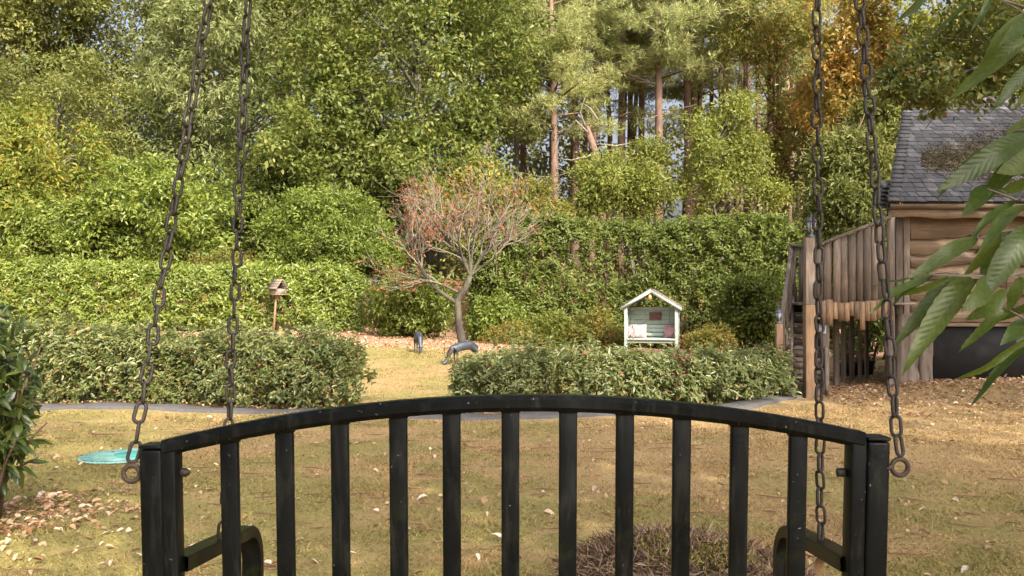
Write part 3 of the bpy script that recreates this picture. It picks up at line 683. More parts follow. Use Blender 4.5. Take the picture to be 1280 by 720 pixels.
tree('broadleaf_tree', 'blue green rounded tree behind the yellow green tree on the left', 'tree', at(70, 35), [E(-40, 190, 70, 290, 35, 3.4)], 0.2, LM['mix'], M['oakbark'], 90, 14, 20, 0.17, 0.07, 0.36, 0.25, group=BT)
tree('chestnut_tree', 'pale olive tree with drooping leaves between the left chains', 'tree', at(250, 36), [E(165, 345, -40, 240, 36, 2.8), E(200, 330, -140, 60, 36.5, 2.4)], 0.2, LM['olive'], M['oakbark'], 96, 14, 18, 0.24, 0.075, 0.4, 0.25, group=BT, droop=0.9)
tree('broadleaf_tree', 'shaded green tree below the oak, above the rounded evergreen shrub', 'tree', at(330, 32.5), [E(268, 395, 190, 345, 32.5, 2.0)], 0.1, LM['dark'], M['oakbark'], 60, 14, 18, 0.16, 0.07, 0.3, 0.28, group=BT)
tree('young_tree', 'bright lime green young tree with a low spreading crown among pines', 'tree', at(800, 31), [E(722, 800, 180, 262, 31, 1.5), E(770, 850, 200, 270, 30.8, 1.3), E(715, 765, 205, 285, 30.6, 1.0), E(790, 835, 172, 215, 31.3, .8)], 0.09, LM['bright'], M['oakbark'], 96, 9, 13, 0.14, 0.065, 0.36, 0.24, group=BT, lo=.2)
tree('young_tree', 'bright lime green taller young tree right of the pines', 'tree', at(905, 31), [E(850, 930, 165, 270, 31, 1.6), E(900, 972, 150, 235, 31.2, 1.3), E(885, 945, 108, 175, 31.3, 1.1), E(860, 905, 135, 185, 30.8, .8), E(925, 985, 215, 265, 30.7, .8)], 0.10, LM['bright'], M['oakbark'], 110, 9, 13, 0.14, 0.065, 0.36, 0.24, group=BT, lo=.2)
tree('autumn_tree', 'orange and gold autumn tree behind the right hand chains', 'tree', at(1055, 33), [E(1000, 1125, -60, 200, 33, 2.4), E(1030, 1160, 150, 300, 32.5, 2.2)], 0.16, LM['autumn'], M['oakbark'], 84, 14, 18, 0.18, 0.09, 0.34, 0.25, group=BT)
tree('autumn_tree', 'thin amber and green autumn tree behind the taller lime green tree', 'tree', at(975, 37), [E(900, 1030, -80, 110, 37, 2.6), E(950, 1040, 90, 270, 36.5, 1.8)], 0.14, LM['amber'], M['pinebark'], 70, 13, 16, 0.18, 0.09, 0.36, 0.25, group=BT)
tree('broadleaf_tree', 'green gold tree behind the slate roof ridge', 'tree', at(1210, 30), [E(1110, 1330, -90, 190, 30, 3.0)], 0.18, LM['yellow'], M['oakbark'], 90, 14, 18, 0.18, 0.09, 0.36, 0.25, group=BT)
tree('yellowing_tree', 'yellowing small tree directly behind the top of the bare tree', 'tree', at(600, 31), [E(520, 665, 195, 330, 31, 1.8)], 0.08, LM['yellow'], M['oakbark'], 56, 12, 16, 0.15, 0.07, 0.3, 0.28, group=BT)

tree('broadleaf_tree', 'dark tree in the gap between the pale olive tree and the oak', 'tree', at(320, 44), [E(130, 420, -160, 230, 44, 3.6), E(330, 560, -160, 140, 45, 3.0)], 0.25, LM['mix'], M['oakbark'], 170, 14, 18, 0.22, 0.12, 0.5, 0.25, group=BT)
tree('broadleaf_tree', 'dark tree crown at the top behind the right side of the oak', 'tree', at(640, 43), [E(560, 740, -150, 120, 43, 3.0)], 0.2, LM['oak'], M['oakbark'], 60, 14, 18, 0.22, 0.12, 0.5, 0.25, group=BT)
# pines: two prototypes, copied
def pine_proto(h, crown0, seed, nb, root=None):
    rr = np.random.default_rng(seed); tm = MB(); dm = MB(); pts = []
    for i in range(12):
        t = i / 11; pts.append(Vector((0.22 * math.sin(t * 4 + seed) * t, 0.2 * math.cos(t * 3 + seed) * t, h * t - 0.1)))
    rad = [0.235 * (1 - 0.72 * i / 11) * (1.25 if i == 0 else 1) for i in range(12)]
    tm.tube(pts, rad, 9)
    cl = []
    for k in range(nb):
        t = crown0 + (0.98 - crown0) * (k + rr.random()) / nb; f = t * 11; i = min(10, int(f)); a = pts[i].lerp(pts[i + 1], f - i)
        ang = rr.uniform(0, 6.283); L = (2.9 * (1 - t) / (1 - crown0) + 0.9) * rr.uniform(0.6, 1.15); el = rr.uniform(-0.1, 0.35)
        d = Vector((math.cos(ang), math.sin(ang), el)); b = a + d * L + Vector((0, 0, -0.05 * L)); mid = a.lerp(b, .5) + Vector((0, 0, .12 * L))
        tm.tube([a, mid, b], [0.055, 0.035, 0.012], 5)
        for u in (0.55, 0.8, 1.0):
            q = a.lerp(b, u) + Vector(rr.normal(size=3)) * 0.2; s = rr.uniform(0.55, 0.95); cl.append((q.x, q.y, q.z + .1, s, s, s * 0.45))
    for k in range(13):      # dead stubs below the crown
        t = rr.uniform(0.18, crown0 + 0.05); f = t * 11; i = int(f); a = pts[i].lerp(pts[i + 1], f - i); ang = rr.uniform(0, 6.283); L = rr.uniform(0.4, 2.0)
        b = a + Vector((math.cos(ang), math.sin(ang), rr.uniform(-.3, .3))) * L
        dm.tube([a, a.lerp(b, .5) + Vector((0, 0, -.06)), b, b + Vector(rr.normal(size=3)) * .25], [0.03, 0.02, 0.012, .006], 4)
    cl = np.array(cl); per = 20; ns = len(cl) * per; ci = np.repeat(np.arange(len(cl)), per)
    d = unit(rr.normal(size=(ns, 3))); sc = cl[ci, :3] + d * cl[ci, 3:] * rr.uniform(.4, 1, ns)[:, None]
    nn = 13; si = np.repeat(np.arange(ns), nn); ax = unit(rr.normal(size=(ns * nn, 3)) + np.array([0, 0, .55]) + d[si] * .6)
    V, Fs = leaf_mesh(sc[si] + ax * 0.02, ax, unit(rr.normal(size=(ns * nn, 3))), rr.uniform(.18, .34, ns * nn), 0.030, 'kite', 0.0, 0.0)
    cm = MB(); cm.add(V, Fs)
    return tm, dm, cm
def mesh_of(mb, name, mat, smooth=False):
    me = bpy.data.meshes.new(name); set_mesh(me, np.vstack(mb.V), [np.vstack(f) for f in mb.F.values()]); me.materials.append(mat)
    if smooth: me.polygons.foreach_set('use_smooth', np.ones(len(me.polygons), bool))
    return me
protos = []
for h, c0, sd, nb in ((19, 0.46, 3, 40), (17.5, 0.40, 8, 46), (20, 0.50, 12, 38)):
    tm, dm, cm = pine_proto(h, c0, sd, nb)
    protos.append((mesh_of(tm, 'pine_trunk', M['pinebark'], True), mesh_of(dm, 'pine_dead_branches', M['palebark'], True), mesh_of(cm, 'pine_crown', LM['pine'])))
PINES = [(692, 36, 1, 0.86, 20, 'pine tree nearest to the oak, leftmost of the pines'),
         (718, 41, 0, .95, 80, 'thin pine trunk second from the oak'),
         (741, 39, 1, .95, 150, 'pine above the left half of the low lime green tree'),
         (777, 40, 0, 1.0, 230, 'red brown pine trunk above the middle of the low lime green tree'),
         (786, 46, 2, .9, 300, 'slim pine close behind the red brown trunk'),
         (802, 43, 2, .9, 40, 'short stretch of pine trunk above the right half of the low lime green tree'),
         (822, 38, 0, .97, 100, 'thick dark pine trunk between the two lime green trees'),
         (862, 40, 2, 1.0, 170, 'tall pine with paired trunk above the left edge of the taller lime green tree'),
         (870, 44, 0, 1.0, 260, 'pine close behind the paired trunk'),
         (905, 42, 1, .92, 330, 'pine behind the crown top of the taller lime green tree'),
         (966, 37, 2, .95, 60, 'red brown pine right of the taller lime green tree, left of the right chains'),
         (1000, 46, 1, .9, 140, 'faint pine behind the amber autumn tree'),
         (655, 47, 2, .9, 190, 'faint pine behind the right edge of the oak')]
for px, d, k, sc, rz, lab in PINES:
    x, y = at(px, d); root = thing('pine_tree', (x, y, gz(x, y)), lab, 'tree', 'pines in the wood')
    root.rotation_euler.z = R(rz); root.scale = (sc,) * 3
    for me, nm in zip(protos[k], ('trunk', 'dead_branches', 'crown')):
        o = link(nm, me, root)
        if nm != 'trunk': o['kind'] = 'stuff'
# leaning dead pine with pale branches
root = thing('leaning_dead_tree', tuple(P(752, 262, 35.0)[:2]) + (gz(*P(752, 262, 35.0)[:2]),), 'leaning dead trunk with pale bare branches among the pines', 'tree')
mb = MB(); a = W[root]; mb.tube([a, P(752, 235, 35), P(744, 190, 35), P(733, 158, 35)], [.2, .18, .15, .12], 8); mb.build('trunk', M['pinebark'], root, True)
for pts in ([(733, 160), (725, 140), (731, 122)], [(735, 165), (720, 150), (712, 158), (705, 175)], [(745, 192), (715, 200), (695, 198)], [(750, 180), (770, 182), (790, 178)], [(748, 150), (738, 135), (728, 128)],
            [(752, 210), (715, 214), (690, 222)], [(748, 200), (770, 205), (792, 198)]):
    mb = MB(); r = rng.uniform(-.5, .5)
    mb.tube([P(x, y, 34.8 + r + 0.1 * i) for i, (x, y) in enumerate(pts)], np.linspace(.045, .015, len(pts)), 5); mb.build('branch', M['palebark'], root, True)

# far woodland: one mass
def far_wood():
    n = 1500; x = rng.uniform(-48, 48, n); y = rng.uniform(50, 60, n); px = 640 + x / y * F
    zmax = np.where((px > 640) & (px < 960), 12.0, 22.0) * (0.8 + 0.25 * np.sin(x * .7) + .1 * np.sin(x * 1.9)); z = 2 + rng.random(n) ** 0.9 * zmax
    cl = np.column_stack([x, y, z, np.full((n, 3), 1.3) * rng.uniform(.7, 1.4, (n, 1))])
    V, Fs = spray_cloud(cl, 7, 11, 0.34, 0.2, 0.8)
    mb = MB(); mb.add(V, Fs); o = mb.build('far_woodland', LM['far']); tag(o, 'dark mass of woodland far behind the pines', 'woodland', kind='stuff')
far_wood()
def fartrunks():
    for k in range(26):
        px = rng.choice([rng.uniform(683, 835), rng.uniform(845, 1000)]); d = rng.uniform(41, 46); x, y = at(px, d)
        root = thing('distant_trunk', (x, y, gz(x, y) - .1), 'slim distant tree trunk in the gloom behind the pines', 'tree', 'distant trunks behind the pines')
        mb = MB(); b = W[root]; mb.tube([b, b + Vector((rng.normal() * .2, 0, 7)), b + Vector((rng.normal() * .4, 0, 15))], [.14, .12, .06], 6); mb.build('trunk', M['pinebark'], root, True)
fartrunks()

# understory ground cover on the bank
def ground_cover():
    n = 30000; x = rng.uniform(-26, 26, n); y = rng.uniform(27.2, 47, n); k = ~((x > -10.4) & (x < -7.6) & (y < 31)); x = x[k]; y = y[k]; n = len(x)
    h = rng.random(n) ** 2 * 0.9 * (0.5 + 0.5 * np.sin(x * 1.1) * np.sin(y * .9) + .3)
    pos = np.column_stack([x, y, ground(x, y) + np.maximum(h, 0.02)]); nrm = unit(rng.normal(size=(n, 3)) * .7 + (0, -.3, 1))
    mb = MB(); mb.add(*leaf_mesh(pos, rdir(n), nrm, rng.uniform(.15, .35, n), .12)); o = mb.build('woodland_undergrowth', LM['far']); tag(o, 'low leafy undergrowth covering the bank under the trees', 'undergrowth', kind='stuff')
ground_cover()

# ------------------------------------------------------------------ black railing fence
def fence():
    d = 26.8; a = P(378, 346, d); b = P(472, 347, d); z0 = gz(a.x, d)
    root = thing('metal_fence', ((a.x + b.x) / 2, d, z0), 'black metal railing fence behind the clipped laurel hedge', 'fence')
    for k in range(30):
        x = a.x + (b.x - a.x) * (k + .5) / 30; mb = MB(); mb.box((x, d, (z0 + a.z) / 2), (0.03, 0.03, a.z - z0)); mb.build('bar', M['fence'], root)
    for z in (a.z - .08, a.z - .5, z0 + .25):
        mb = MB(); mb.box(((a.x + b.x) / 2, d + .003, z), (b.x - a.x, 0.022, 0.05)); mb.build('rail', M['fence'], root)
    for px in (462, 469):
        p = P(px, 348, d - .06); mb = MB(); mb.box((p.x, p.y, (z0 + p.z) / 2), (.09, .09, p.z - z0)); mb.build('post', M['fence'], root, bevel=.005)
fence()

# ------------------------------------------------------------------ bird table
def bird_table():
    d = 24.0; p = P(342, 410, d); g = gz(p.x, d); root = thing('bird_table', (p.x, d, g), 'weathered wooden bird table with slatted roof on a pole before the laurel hedge', 'bird table')
    c = P(347, 368, d); yaw = R(-38); cx, sx = math.cos(yaw), math.sin(yaw)
    X = Vector((cx, sx, 0)); Y = Vector((-sx, cx, 0)); Z = Vector((0, 0, 1))      # X along the ridge; local -X is the open gable, local -Y the broad side
    def L(x, y, z): return c + X * x + Y * y + Z * z
    rot = np.array([list(X), list(Y), list(Z)]).T
    mb = MB(); t = P(345, 372, d); mb.tube([Vector((p.x, d, g - .05)), Vector((p.x, d, g)).lerp(t, .5), t], [.032, .03, .03], 8); mb.build('pole', M['birdpole'], root, True)
    mb = MB(); mb.tube([c + Vector((0, 0, -.14)), c + Vector((0, 0, -.02))], [.04, .14], 4); mb.build('bracket', M['birdpole'], root)
    mb = MB(); mb.box(L(0, 0, 0), (.46, .40, .035), rot); mb.build('tray', M['birdwood'], root)
    for y in (-.165, .165):
        for z in (.055, .135):
            mb = MB(); mb.box(L(0.02, y, z), (.38, .02, .075), rot); mb.build('side_board', M['birdwood'], root)
    mb = MB(); mb.box(L(.20, 0, .1), (.02, .30, .17), rot); mb.build('back_board', M['birdwood'], root)
    mb = MB(); mb.prism([L(-.18, -.17, .2), L(-.18, .17, .2), L(-.18, 0, .45)], X * .02); mb.build('gable', M['birdwood'], root)
    for s in (-1, 1):
        for k in range(4):
            t0 = k / 4; y0 = s * (.235 * (1 - t0) + .0 * t0); z0 = .165 + .315 * t0; y1 = s * (.235 * (1 - t0 - .28)); z1 = .165 + .315 * (t0 + .28)
            n = Vector((0, s * .315, .235)).normalized(); o = n * (.014 * (1 - 0))
            a = L(0, y0, z0); b = L(0, y1, z1); nn = (Y * n.y + Z * n.z)
            a = a + nn * .012; mb = MB(); e = X * .26
            mb.prism([a - e, a + e, b + e, b - e], nn * .018); mb.build('roof_slat', M['birdwood'], root)
    for ch in root.children:
        if not ch.name.startswith('pole'): ch.scale = (.82,) * 3; ch.location = (c - W[root]) * .18
    return root
bird_table()

# ------------------------------------------------------------------ deer statues (skinned)
def skin_obj(name, verts, edges, radii, mat, parent, loc, rotz, sub=2):
    me = bpy.data.meshes.new(name); me.from_pydata(verts, edges, []); me.materials.append(mat)
    o = bpy.data.objects.new(name, me); COL.objects.link(o); o.parent = parent; o.location = (0, 0, 0); o.rotation_euler.z = rotz; W[o] = W[parent]
    m = o.modifiers.new('skin', 'SKIN'); m.use_smooth_shade = True
    for sv, r in zip(me.skin_vertices[0].data, radii): sv.radius = (r, r) if not isinstance(r, tuple) else r
    me.skin_vertices[0].data[0].use_root = True
    s = o.modifiers.new('sub', 'SUBSURF'); s.levels = sub; s.render_levels = sub
    return o
def deer(loc, rotz, s, label, antlers):
    root = thing('deer_statue', (loc[0], loc[1], gz(*loc[:2])), label, 'statue', 'grazing deer statues')
    # faces local +X, head down grazing
    V = [(0, 0, .62), (.22, 0, .60), (.42, 0, .62), (-.22, 0, .63), (-.40, 0, .60),      # 0-4 trunk
         (.56, 0, .55), (.68, 0, .36), (.76, 0, .16),                                      # 5-7 neck down
         (.80, 0, .10), (.90, 0, .05), (.97, 0, .03)]                                      # 8-10 head
    Ed = [(0, 1), (1, 2), (0, 3), (3, 4), (2, 5), (5, 6), (6, 7), (7, 8), (8, 9), (9, 10)]
    Rr = [(.17, .175), (.165, .18), (.14, .16), (.15, .16), (.12, .14), .11, .085, .062, .062, .042, .026]
    for sy in (-1, 1):
        n = len(V); V += [(.40, .085 * sy, .46), (.41, .09 * sy, .26), (.39, .09 * sy, .05), (.42, .09 * sy, .012)]; Ed += [(2, n), (n, n + 1), (n + 1, n + 2), (n + 2, n + 3)]; Rr += [.06, .028, .02, .024]
        n = len(V); V += [(-.38, .085 * sy, .46), (-.47, .09 * sy, .27), (-.42, .09 * sy, .06), (-.39, .09 * sy, .012)]; Ed += [(4, n), (n, n + 1), (n + 1, n + 2), (n + 2, n + 3)]; Rr += [.075, .032, .02, .024]
        n = len(V); V += [(.74, .06 * sy, .20), (.70, .14 * sy, .24)]; Ed += [(8, n), (n, n + 1)]; Rr += [.02, .012]
    n = len(V); V += [(-.50, 0, .60), (-.53, 0, .50)]; Ed += [(4, n), (n, n + 1)]; Rr += [.03, .015]
    V = [tuple(s * c for c in v) for v in V]; Rr = [tuple(s * c for c in r) if isinstance(r, tuple) else s * r for r in Rr]
    skin_obj('body', V, Ed, Rr, M['deer'], root, loc, rotz)
    if antlers:
        cz, sz = math.cos(rotz), math.sin(rotz)
        def G(x, y, z): return W[root] + Vector((s * (x * cz - y * sz), s * (x * sz + y * cz), s * z))
        for sy in (-1, 1):
            mb = MB(); mb.tube([G(.76, .03 * sy, .16), G(.80, .10 * sy, .34), G(.72, .19 * sy, .52), G(.75, .20 * sy, .72)], [.022 * s, .02 * s, .018 * s, .008 * s], 6)
            mb.tube([G(.80, .10 * sy, .34), G(.90, .13 * sy, .42)], [.017 * s, .007 * s], 5); mb.tube([G(.73, .18 * sy, .50), G(.86, .2 * sy, .60)], [.016 * s, .007 * s], 5)
            mb.build('antler', M['antler'], root, True)
p = P(523, 447, 18.6); deer((p.x, p.y), R(-78), 0.55, 'small grey deer statue grazing with its body end on to the lawn', False)
p = P(582, 455, 16.5); deer((p.x, p.y), R(218), 0.54, 'grey stag statue with brown antlers grazing below the bare tree', True)

# ------------------------------------------------------------------ arbour seat with cushions
def arbour():
    d = 21.5; c = P(815, 443, d); g = gz(c.x, d); yaw = R(-14)
    root = thing('garden_arbour', (c.x, d, g), 'pale sage painted wooden arbour seat with pitched roof', 'arbour')
    X = Vector((math.cos(yaw), math.sin(yaw), 0)); Y = Vector((-math.sin(yaw), math.cos(yaw), 0)); Z = Vector((0, 0, 1)); O = Vector((c.x, d, g))
    rot = np.array([list(X), list(Y), list(Z)]).T; zt = P(815, 383, d).z - g; zp = P(815, 362, d).z - g
    def L(x, y, z): return O + X * x + Y * y + Z * z
    w, dp = .60, .30
    def bx(name, x, y, z, sx, sy, sz, mat='sage', par=None, bev=.004):
        mb = MB(); mb.box(L(x, y, z), (sx, sy, sz), rot); return mb.build(name, M[mat], par or root, bevel=bev)
    for sx in (-1, 1):
        for sy in (-1, 1): bx('post', sx * w, sy * dp, zt / 2, .07, .07, zt)
        for k in range(7): bx('side_board', sx * w, 0, .42 + k * (zt - .5) / 7 + .04, .022, 2 * dp - .072, (zt - .5) / 7 - .006)
    for k in range(6): bx('back_board', 0, dp, .47 + k * (zt - .5) / 6, 2 * w - .072, .022, (zt - .5) / 6 - .006)
    for x in (-.2, .15, .38): bx('batten', x, dp - .022, zt * .72, .03, .02, zt * .42)
    bx('mid_rail', 0, dp - .03, zt * .52, 2 * w - .08, .035, .09)
    bx('top_rail', 0, dp - .03, zt - .05, 2 * w - .08, .035, .07)
    for k in range(3): bx('backrest_slat', 0, dp - .05, .53 + k * .095, 2 * w - .08, .02, .075)
    bx('seat', 0, -.02, .43, 2 * w - .074, 2 * dp + .06, .035); bx('seat_apron', 0, -dp + .02, .375, 2 * w - .074, .03, .07)
    bx('plaque', .06, dp - .05, zt * .80, .30, .02, .19, 'plaque')
    ov = .13
    for s in (-1, 1):
        n = (X * s * (zp - zt) + Z * (w + ov)).normalized(); a = L(s * (w + ov), -dp - .10, zt - .03); b = L(0, -dp - .10, zp)
        mb = MB(); mb.prism([a, b, b - Z * .085, a - Z * .075], Y * .03 * 1.0); mb.build('bargeboard', M['sage'], root)
        a2 = a + Y * .032; b2 = b + Y * .032; ln = Y * (2 * dp + .2)
        mb = MB(); mb.prism([a2, b2, b2 + ln, a2 + ln], n * .025); mb.build('roof_panel', M['felt'], root)
        mb = MB(); mb.prism([a + ln + Y * .04, b + ln + Y * .04, b + ln + Y * .04 - Z * .085, a + ln + Y * .04 - Z * .075], Y * .03); mb.build('bargeboard', M['sage'], root)
    mb = MB(); q = L(-.02, -dp - .05, zp - .10); mb.tube([q, q - Z * .02, q - Z * .07, q - Z * .14, q - Z * .15], [.006, .03, .05, .06, .0], 10, cap=False); mb.build('bell', M['copper'], root, True)
    # cushions rest on the seat: things of their own
    def cushion(x, y, rz, s, mat, lab):
        p = L(x, y, .447); o = thing('cushion', p, lab, 'cushion', 'cushions on the arbour seat')
        n = 9; mb = MB(); ca, sa = math.cos(yaw + rz), math.sin(yaw + rz); XX = Vector((ca, sa, 0)); YY = Vector((-sa, ca, 0)) * .94 + Z * .2; ZZ = Z * .96 - Vector((-sa, ca, 0)) * -.2
        for sg in (-1, 1):
            V = []
            for i in range(n):
                for j in range(n):
                    u = -1 + 2 * i / (n - 1); v = -1 + 2 * j / (n - 1); t = .07 * ((1 - u ** 2) * (1 - v ** 2)) ** .45; pin = 1 - .07 * (1 - abs(u)) * abs(v) - .07 * (1 - abs(v)) * abs(u)
                    q = p + XX * (u * s * pin) + ZZ * (s + v * s * pin) + YY * (sg * t); V.append(list(q))
            i = np.arange(n - 1)[:, None] * n; j = np.arange(n - 1)[None]; Fq = np.stack([i + j, i + j + 1, i + j + n + 1, i + j + n], -1).reshape(-1, 4)
            mb.add(V, Fq if sg > 0 else Fq[:, ::-1])
        mb.build('cover', M[mat], o, True)
    cushion(-.49, .06, R(25), .15, 'pinkc', 'plain pink cushion in the left corner of the arbour seat')
    cushion(-.30, .03, R(8), .17, 'pinkc2', 'pink floral cushion leaning beside the plain pink one')
    cushion(.42, .06, R(-15), .16, 'pinkc', 'pink patterned cushion at the right end of the arbour seat')
arbour()

# ------------------------------------------------------------------ timber building with slate roof
BD = 12.0          # depth of the front wall
def building():
    xl = (1135 - 640) / F * BD; xr = 9.6; z0 = gz(6.2, BD) - .08
    ze = P(1135, 262, BD).z
    root = thing('timber_building', (xl, BD, z0), 'timber building with waney edged boards and mossy slate roof at the right', 'building')
    # body behind the boards
    side = Vector((1.55, 3.0, 0))
    mb = MB(); a = Vector((xl, BD + .06, z0)); b = Vector((xr, BD + .06, z0)); c = Vector((xr, BD + 4.2, z0)); e = Vector((xl + 2.1, BD + 4.2, z0))
    mb.prism([a, b, c, e], (0, 0, ze - z0 + .02)); mb.build('wall', M['waney'], root)
    # waney boards: wavy lower edge, lapped
    rows = [268, 297, 313, 332, 351, 369, 386, 403]
    for k in range(len(rows) - 1):
        zt = P(0, rows[k], BD).z + .05; zb = P(0, rows[k + 1], BD).z
        n = 44; xs = np.linspace(xl + .02, xr, n); ph = rng.uniform(0, 6, 4); dip = np.zeros(n)
        for _ in range(4): dip -= rng.uniform(.03, .075) * np.exp(-((xs - rng.uniform(xl, xl + 3.5)) / rng.uniform(.06, .16)) ** 2)
        wav = .026 * np.sin(xs * 3.1 + ph[0]) + .011 * np.sin(xs * 7.3 + ph[1]) + .006 * np.sin(xs * 17 + ph[2]) + dip
        if k == len(rows) - 2: wav *= .15
        yb = BD - .050; yt = BD + .012
        top = np.column_stack([xs, np.full(n, yt), np.full(n, zt)]); bot = np.column_stack([xs, yb + .006 * np.sin(xs * 5 + ph[3]), zb + wav]); bk = bot + (0, .056, .004); tb = top + (0, .03, 0)
        V = np.vstack([top, bot, bk, tb]); i = np.arange(n - 1); F4 = [np.stack([i + r0 * n, i + 1 + r0 * n, i + 1 + r1 * n, i + r1 * n], -1) for r0, r1 in ((0, 1), (1, 2), (2, 3), (3, 0))]
        mb = MB(); mb.add(V, np.vstack(F4)); mb.build('waney_board', M['waney'], root)
    zs = P(0, 403, BD).z; zg = z0
    mb = MB(); x1 = P(1164, 0, BD).x; mb.box(((x1 + xr) / 2, BD + .035, (zs + zg) / 2), (xr - x1, .012, zs - zg)); mb.build('mesh_screen', M['screen'], root)
    mb = MB(); mb.box(((x1 + xr) / 2, BD - .01, zs - .03), (xr - x1, .05, .05)); mb.build('screen_rail', M['waney'], root, bevel=.005)
    # rough hewn slabs left of the screen
    for px0, px1, pt, pb, dy in ((1118, 1131, 392, 485, -.10), (1131.5, 1146, 396, 486, -.05), (1147, 1157, 400, 484, -.075), (1157.5, 1164, 404, 482, -.04)):
        a = P(px0, pt, BD); b = P(px1, pb, BD); n = 12; V = []
        for i in range(n):
            t = i / (n - 1); z = a.z + (z0 - a.z) * t; wv = lambda: rng.normal() * .006
            for (x, y) in ((a.x, BD + dy), (b.x, BD + dy), (b.x, BD + .03), (a.x, BD + .03)): V.append((x + wv(), y + (wv() * 1.5 if y < BD else 0), z))
        i = np.arange(n - 1)[:, None] * 4; j = np.arange(4)[None]; Fq = np.stack([i + j, i + (j + 1) % 4, i + 4 + (j + 1) % 4, i + 4 + j], -1).reshape(-1, 4)
        mb = MB(); mb.add(V, Fq); mb.add(V[:4], np.array([[0, 3, 2, 1]])); mb.build('rough_slab', M['post'], root)
    for px0, px1 in ((1117, 1126), (1126.5, 1135)):
        a = P(px0, 272, BD); b = P(px1, 398, BD); mb = MB(); mb.box(((a.x + b.x) / 2, BD - .05, (a.z + b.z) / 2), (b.x - a.x - .006, .05, a.z - b.z)); mb.build('corner_board', M['plank_v'], root, bevel=.004)
    # fascia and gutter
    a = P(1110, 259, 11.75); zf = a.z; n = 30; xs = np.linspace(a.x, xr, n); zb = P(0, 272, 11.75).z + .012 * np.sin(xs * 4) + .008 * np.sin(xs * 9.7)
    mb = MB(); V = np.vstack([np.column_stack([xs, np.full(n, 11.74), np.full(n, zf)]), np.column_stack([xs, np.full(n, 11.72), zb]), np.column_stack([xs, np.full(n, 11.76), zb]), np.column_stack([xs, np.full(n, 11.78), np.full(n, zf)])])
    i = np.arange(n - 1); mb.add(V, np.vstack([np.stack([i + r0 * n, i + 1 + r0 * n, i + 1 + r1 * n, i + r1 * n], -1) for r0, r1 in ((0, 1), (1, 2), (2, 3), (3, 0))])); mb.build('fascia', M['gutter'], root)
    mb = MB(); gp = [(-.06, .0), (-.055, -.04), (-.03, -.06), (.0, -.06), (.02, -.04), (.025, .0), (.015, 0), (.01, -.035), (-.005, -.05), (-.028, -.05), (-.045, -.035), (-.05, 0)]
    mb.prism([Vector((a.x, 11.72 + u, zf + .035 + v)) for u, v in gp], (xr - a.x, 0, 0)); mb.build('gutter', M['gutter'], root)
    mb = MB(); mb.tube([P(1111, 256, 11.72), P(1111, 268, 11.76), P(1113, 285, 11.9)], .022, 8); mb.build('downpipe', M['fence'], root, True)
    # roof: the front slope, its verge runs back to the right
    A = P(1110, 253, 11.66); B = P(1133, 122, 14.6); up = (B - A); sl = Vector((0, up.y, up.z)); Ls = sl.length; sl.normalize(); shift = up.x / Ls; nrm = Vector((1, 0, 0)).cross(sl).normalized()
    if nrm.z < 0: nrm = -nrm
    def RP(u, v, h=0): return Vector((A.x + u, A.y, A.z)) + sl * v + nrm * h      # u to the right from the corner, v up the slope
    mb = MB(); mb.prism([RP(.01, 0, -.05), RP(xr - A.x, 0, -.05), RP(xr - A.x, Ls, -.05), RP(up.x + .01, Ls, -.05)], nrm * .045); mb.build('roof_deck', M['darkin'], root)
    mb = MB(); bk = Vector((1.6, 2.9, -2.0)); mb.prism([RP(up.x, Ls, -.05), RP(xr - A.x, Ls, -.05), RP(xr - A.x, Ls, -.05) + bk, RP(up.x, Ls, -.05) + bk], nrm * .05); mb.build('rear_roof_slope', M['slate'], root)
    # gable triangle under the verge
    mb = MB(); mb.prism([Vector((xl + .1, BD + .06, ze)), RP(up.x, Ls, -.06), Vector((xl + 2.1, BD + 4.2, ze))], (.05, 0, 0)); mb.build('gable_wall', M['waney'], root)
    nrow = 27; ev = Ls / nrow; pieces = []
    for r in range(nrow):
        u = shift * r * ev + (0.0 if r % 2 else -.075); end = xr - A.x
        while u < end:
            w = .15 * rng.uniform(.8, 1.25); u0 = max(u, shift * r * ev); 
            if u + w - u0 > .03: pieces.append((r, u0 + .04, u + w) if u0 > u or u0 == shift * r * ev else (r, u0, u + w))
            u += w
    sm = bpy.data.meshes.new('slate'); th = .010; bb = MB(); bb.box((0, 0, 0), (1, 1, 1)); set_mesh(sm, np.vstack(bb.V), [np.vstack(f) for f in bb.F.values()]); sm.materials.append(M['slate'])
    Rm = Matrix((Vector((1, 0, 0)), sl, nrm)).transposed()
    tilt = Matrix.Rotation(R(-4.2), 3, 'X'); cand = []
    for (r, u0, u1) in pieces:
        hh = ev * 1.35; ctr = RP((u0 + u1) / 2, r * ev + hh / 2 + rng.normal() * .003, .013); px = 640 + ctr.x / ctr.y * F
        cand.append((px, ctr, u1 - u0 - .011, hh, r))
    vis = [c for c in cand if c[0] < 1292]; rest = [c for c in cand if c[0] >= 1292]
    vis.sort(key=lambda c: c[4]); rest += vis[300:]; vis = vis[:300]
    def slate_mat(c):
        jit = Matrix.Rotation(rng.normal() * .012, 3, 'Z') @ Matrix.Rotation(R(-4.2) + rng.normal() * .008, 3, 'X')
        M4 = (Rm @ jit).to_4x4(); return M4, Matrix.Diagonal((c[2], c[3], th * rng.uniform(.8, 1.6), 1))
    # verge pieces are cut along the slanting edge of the roof
    for r in range(nrow):
        e0 = shift * r * ev; e1 = shift * (r * ev + ev * 1.35); first = min(p[1] for p in pieces if p[0] == r); w0 = min(p[2] for p in pieces if p[0] == r and p[1] == first)
        mb = MB(); lo = .024; mb.prism([RP(e0 - .01, r * ev - .002, lo), RP(e0 + .16, r * ev - .002, lo), RP(e1 + .10, r * ev + ev * 1.3, lo - .018), RP(e1 - .01, r * ev + ev * 1.3, lo - .014)], nrm * .009); mb.build('verge_slate', M['slate'], root)
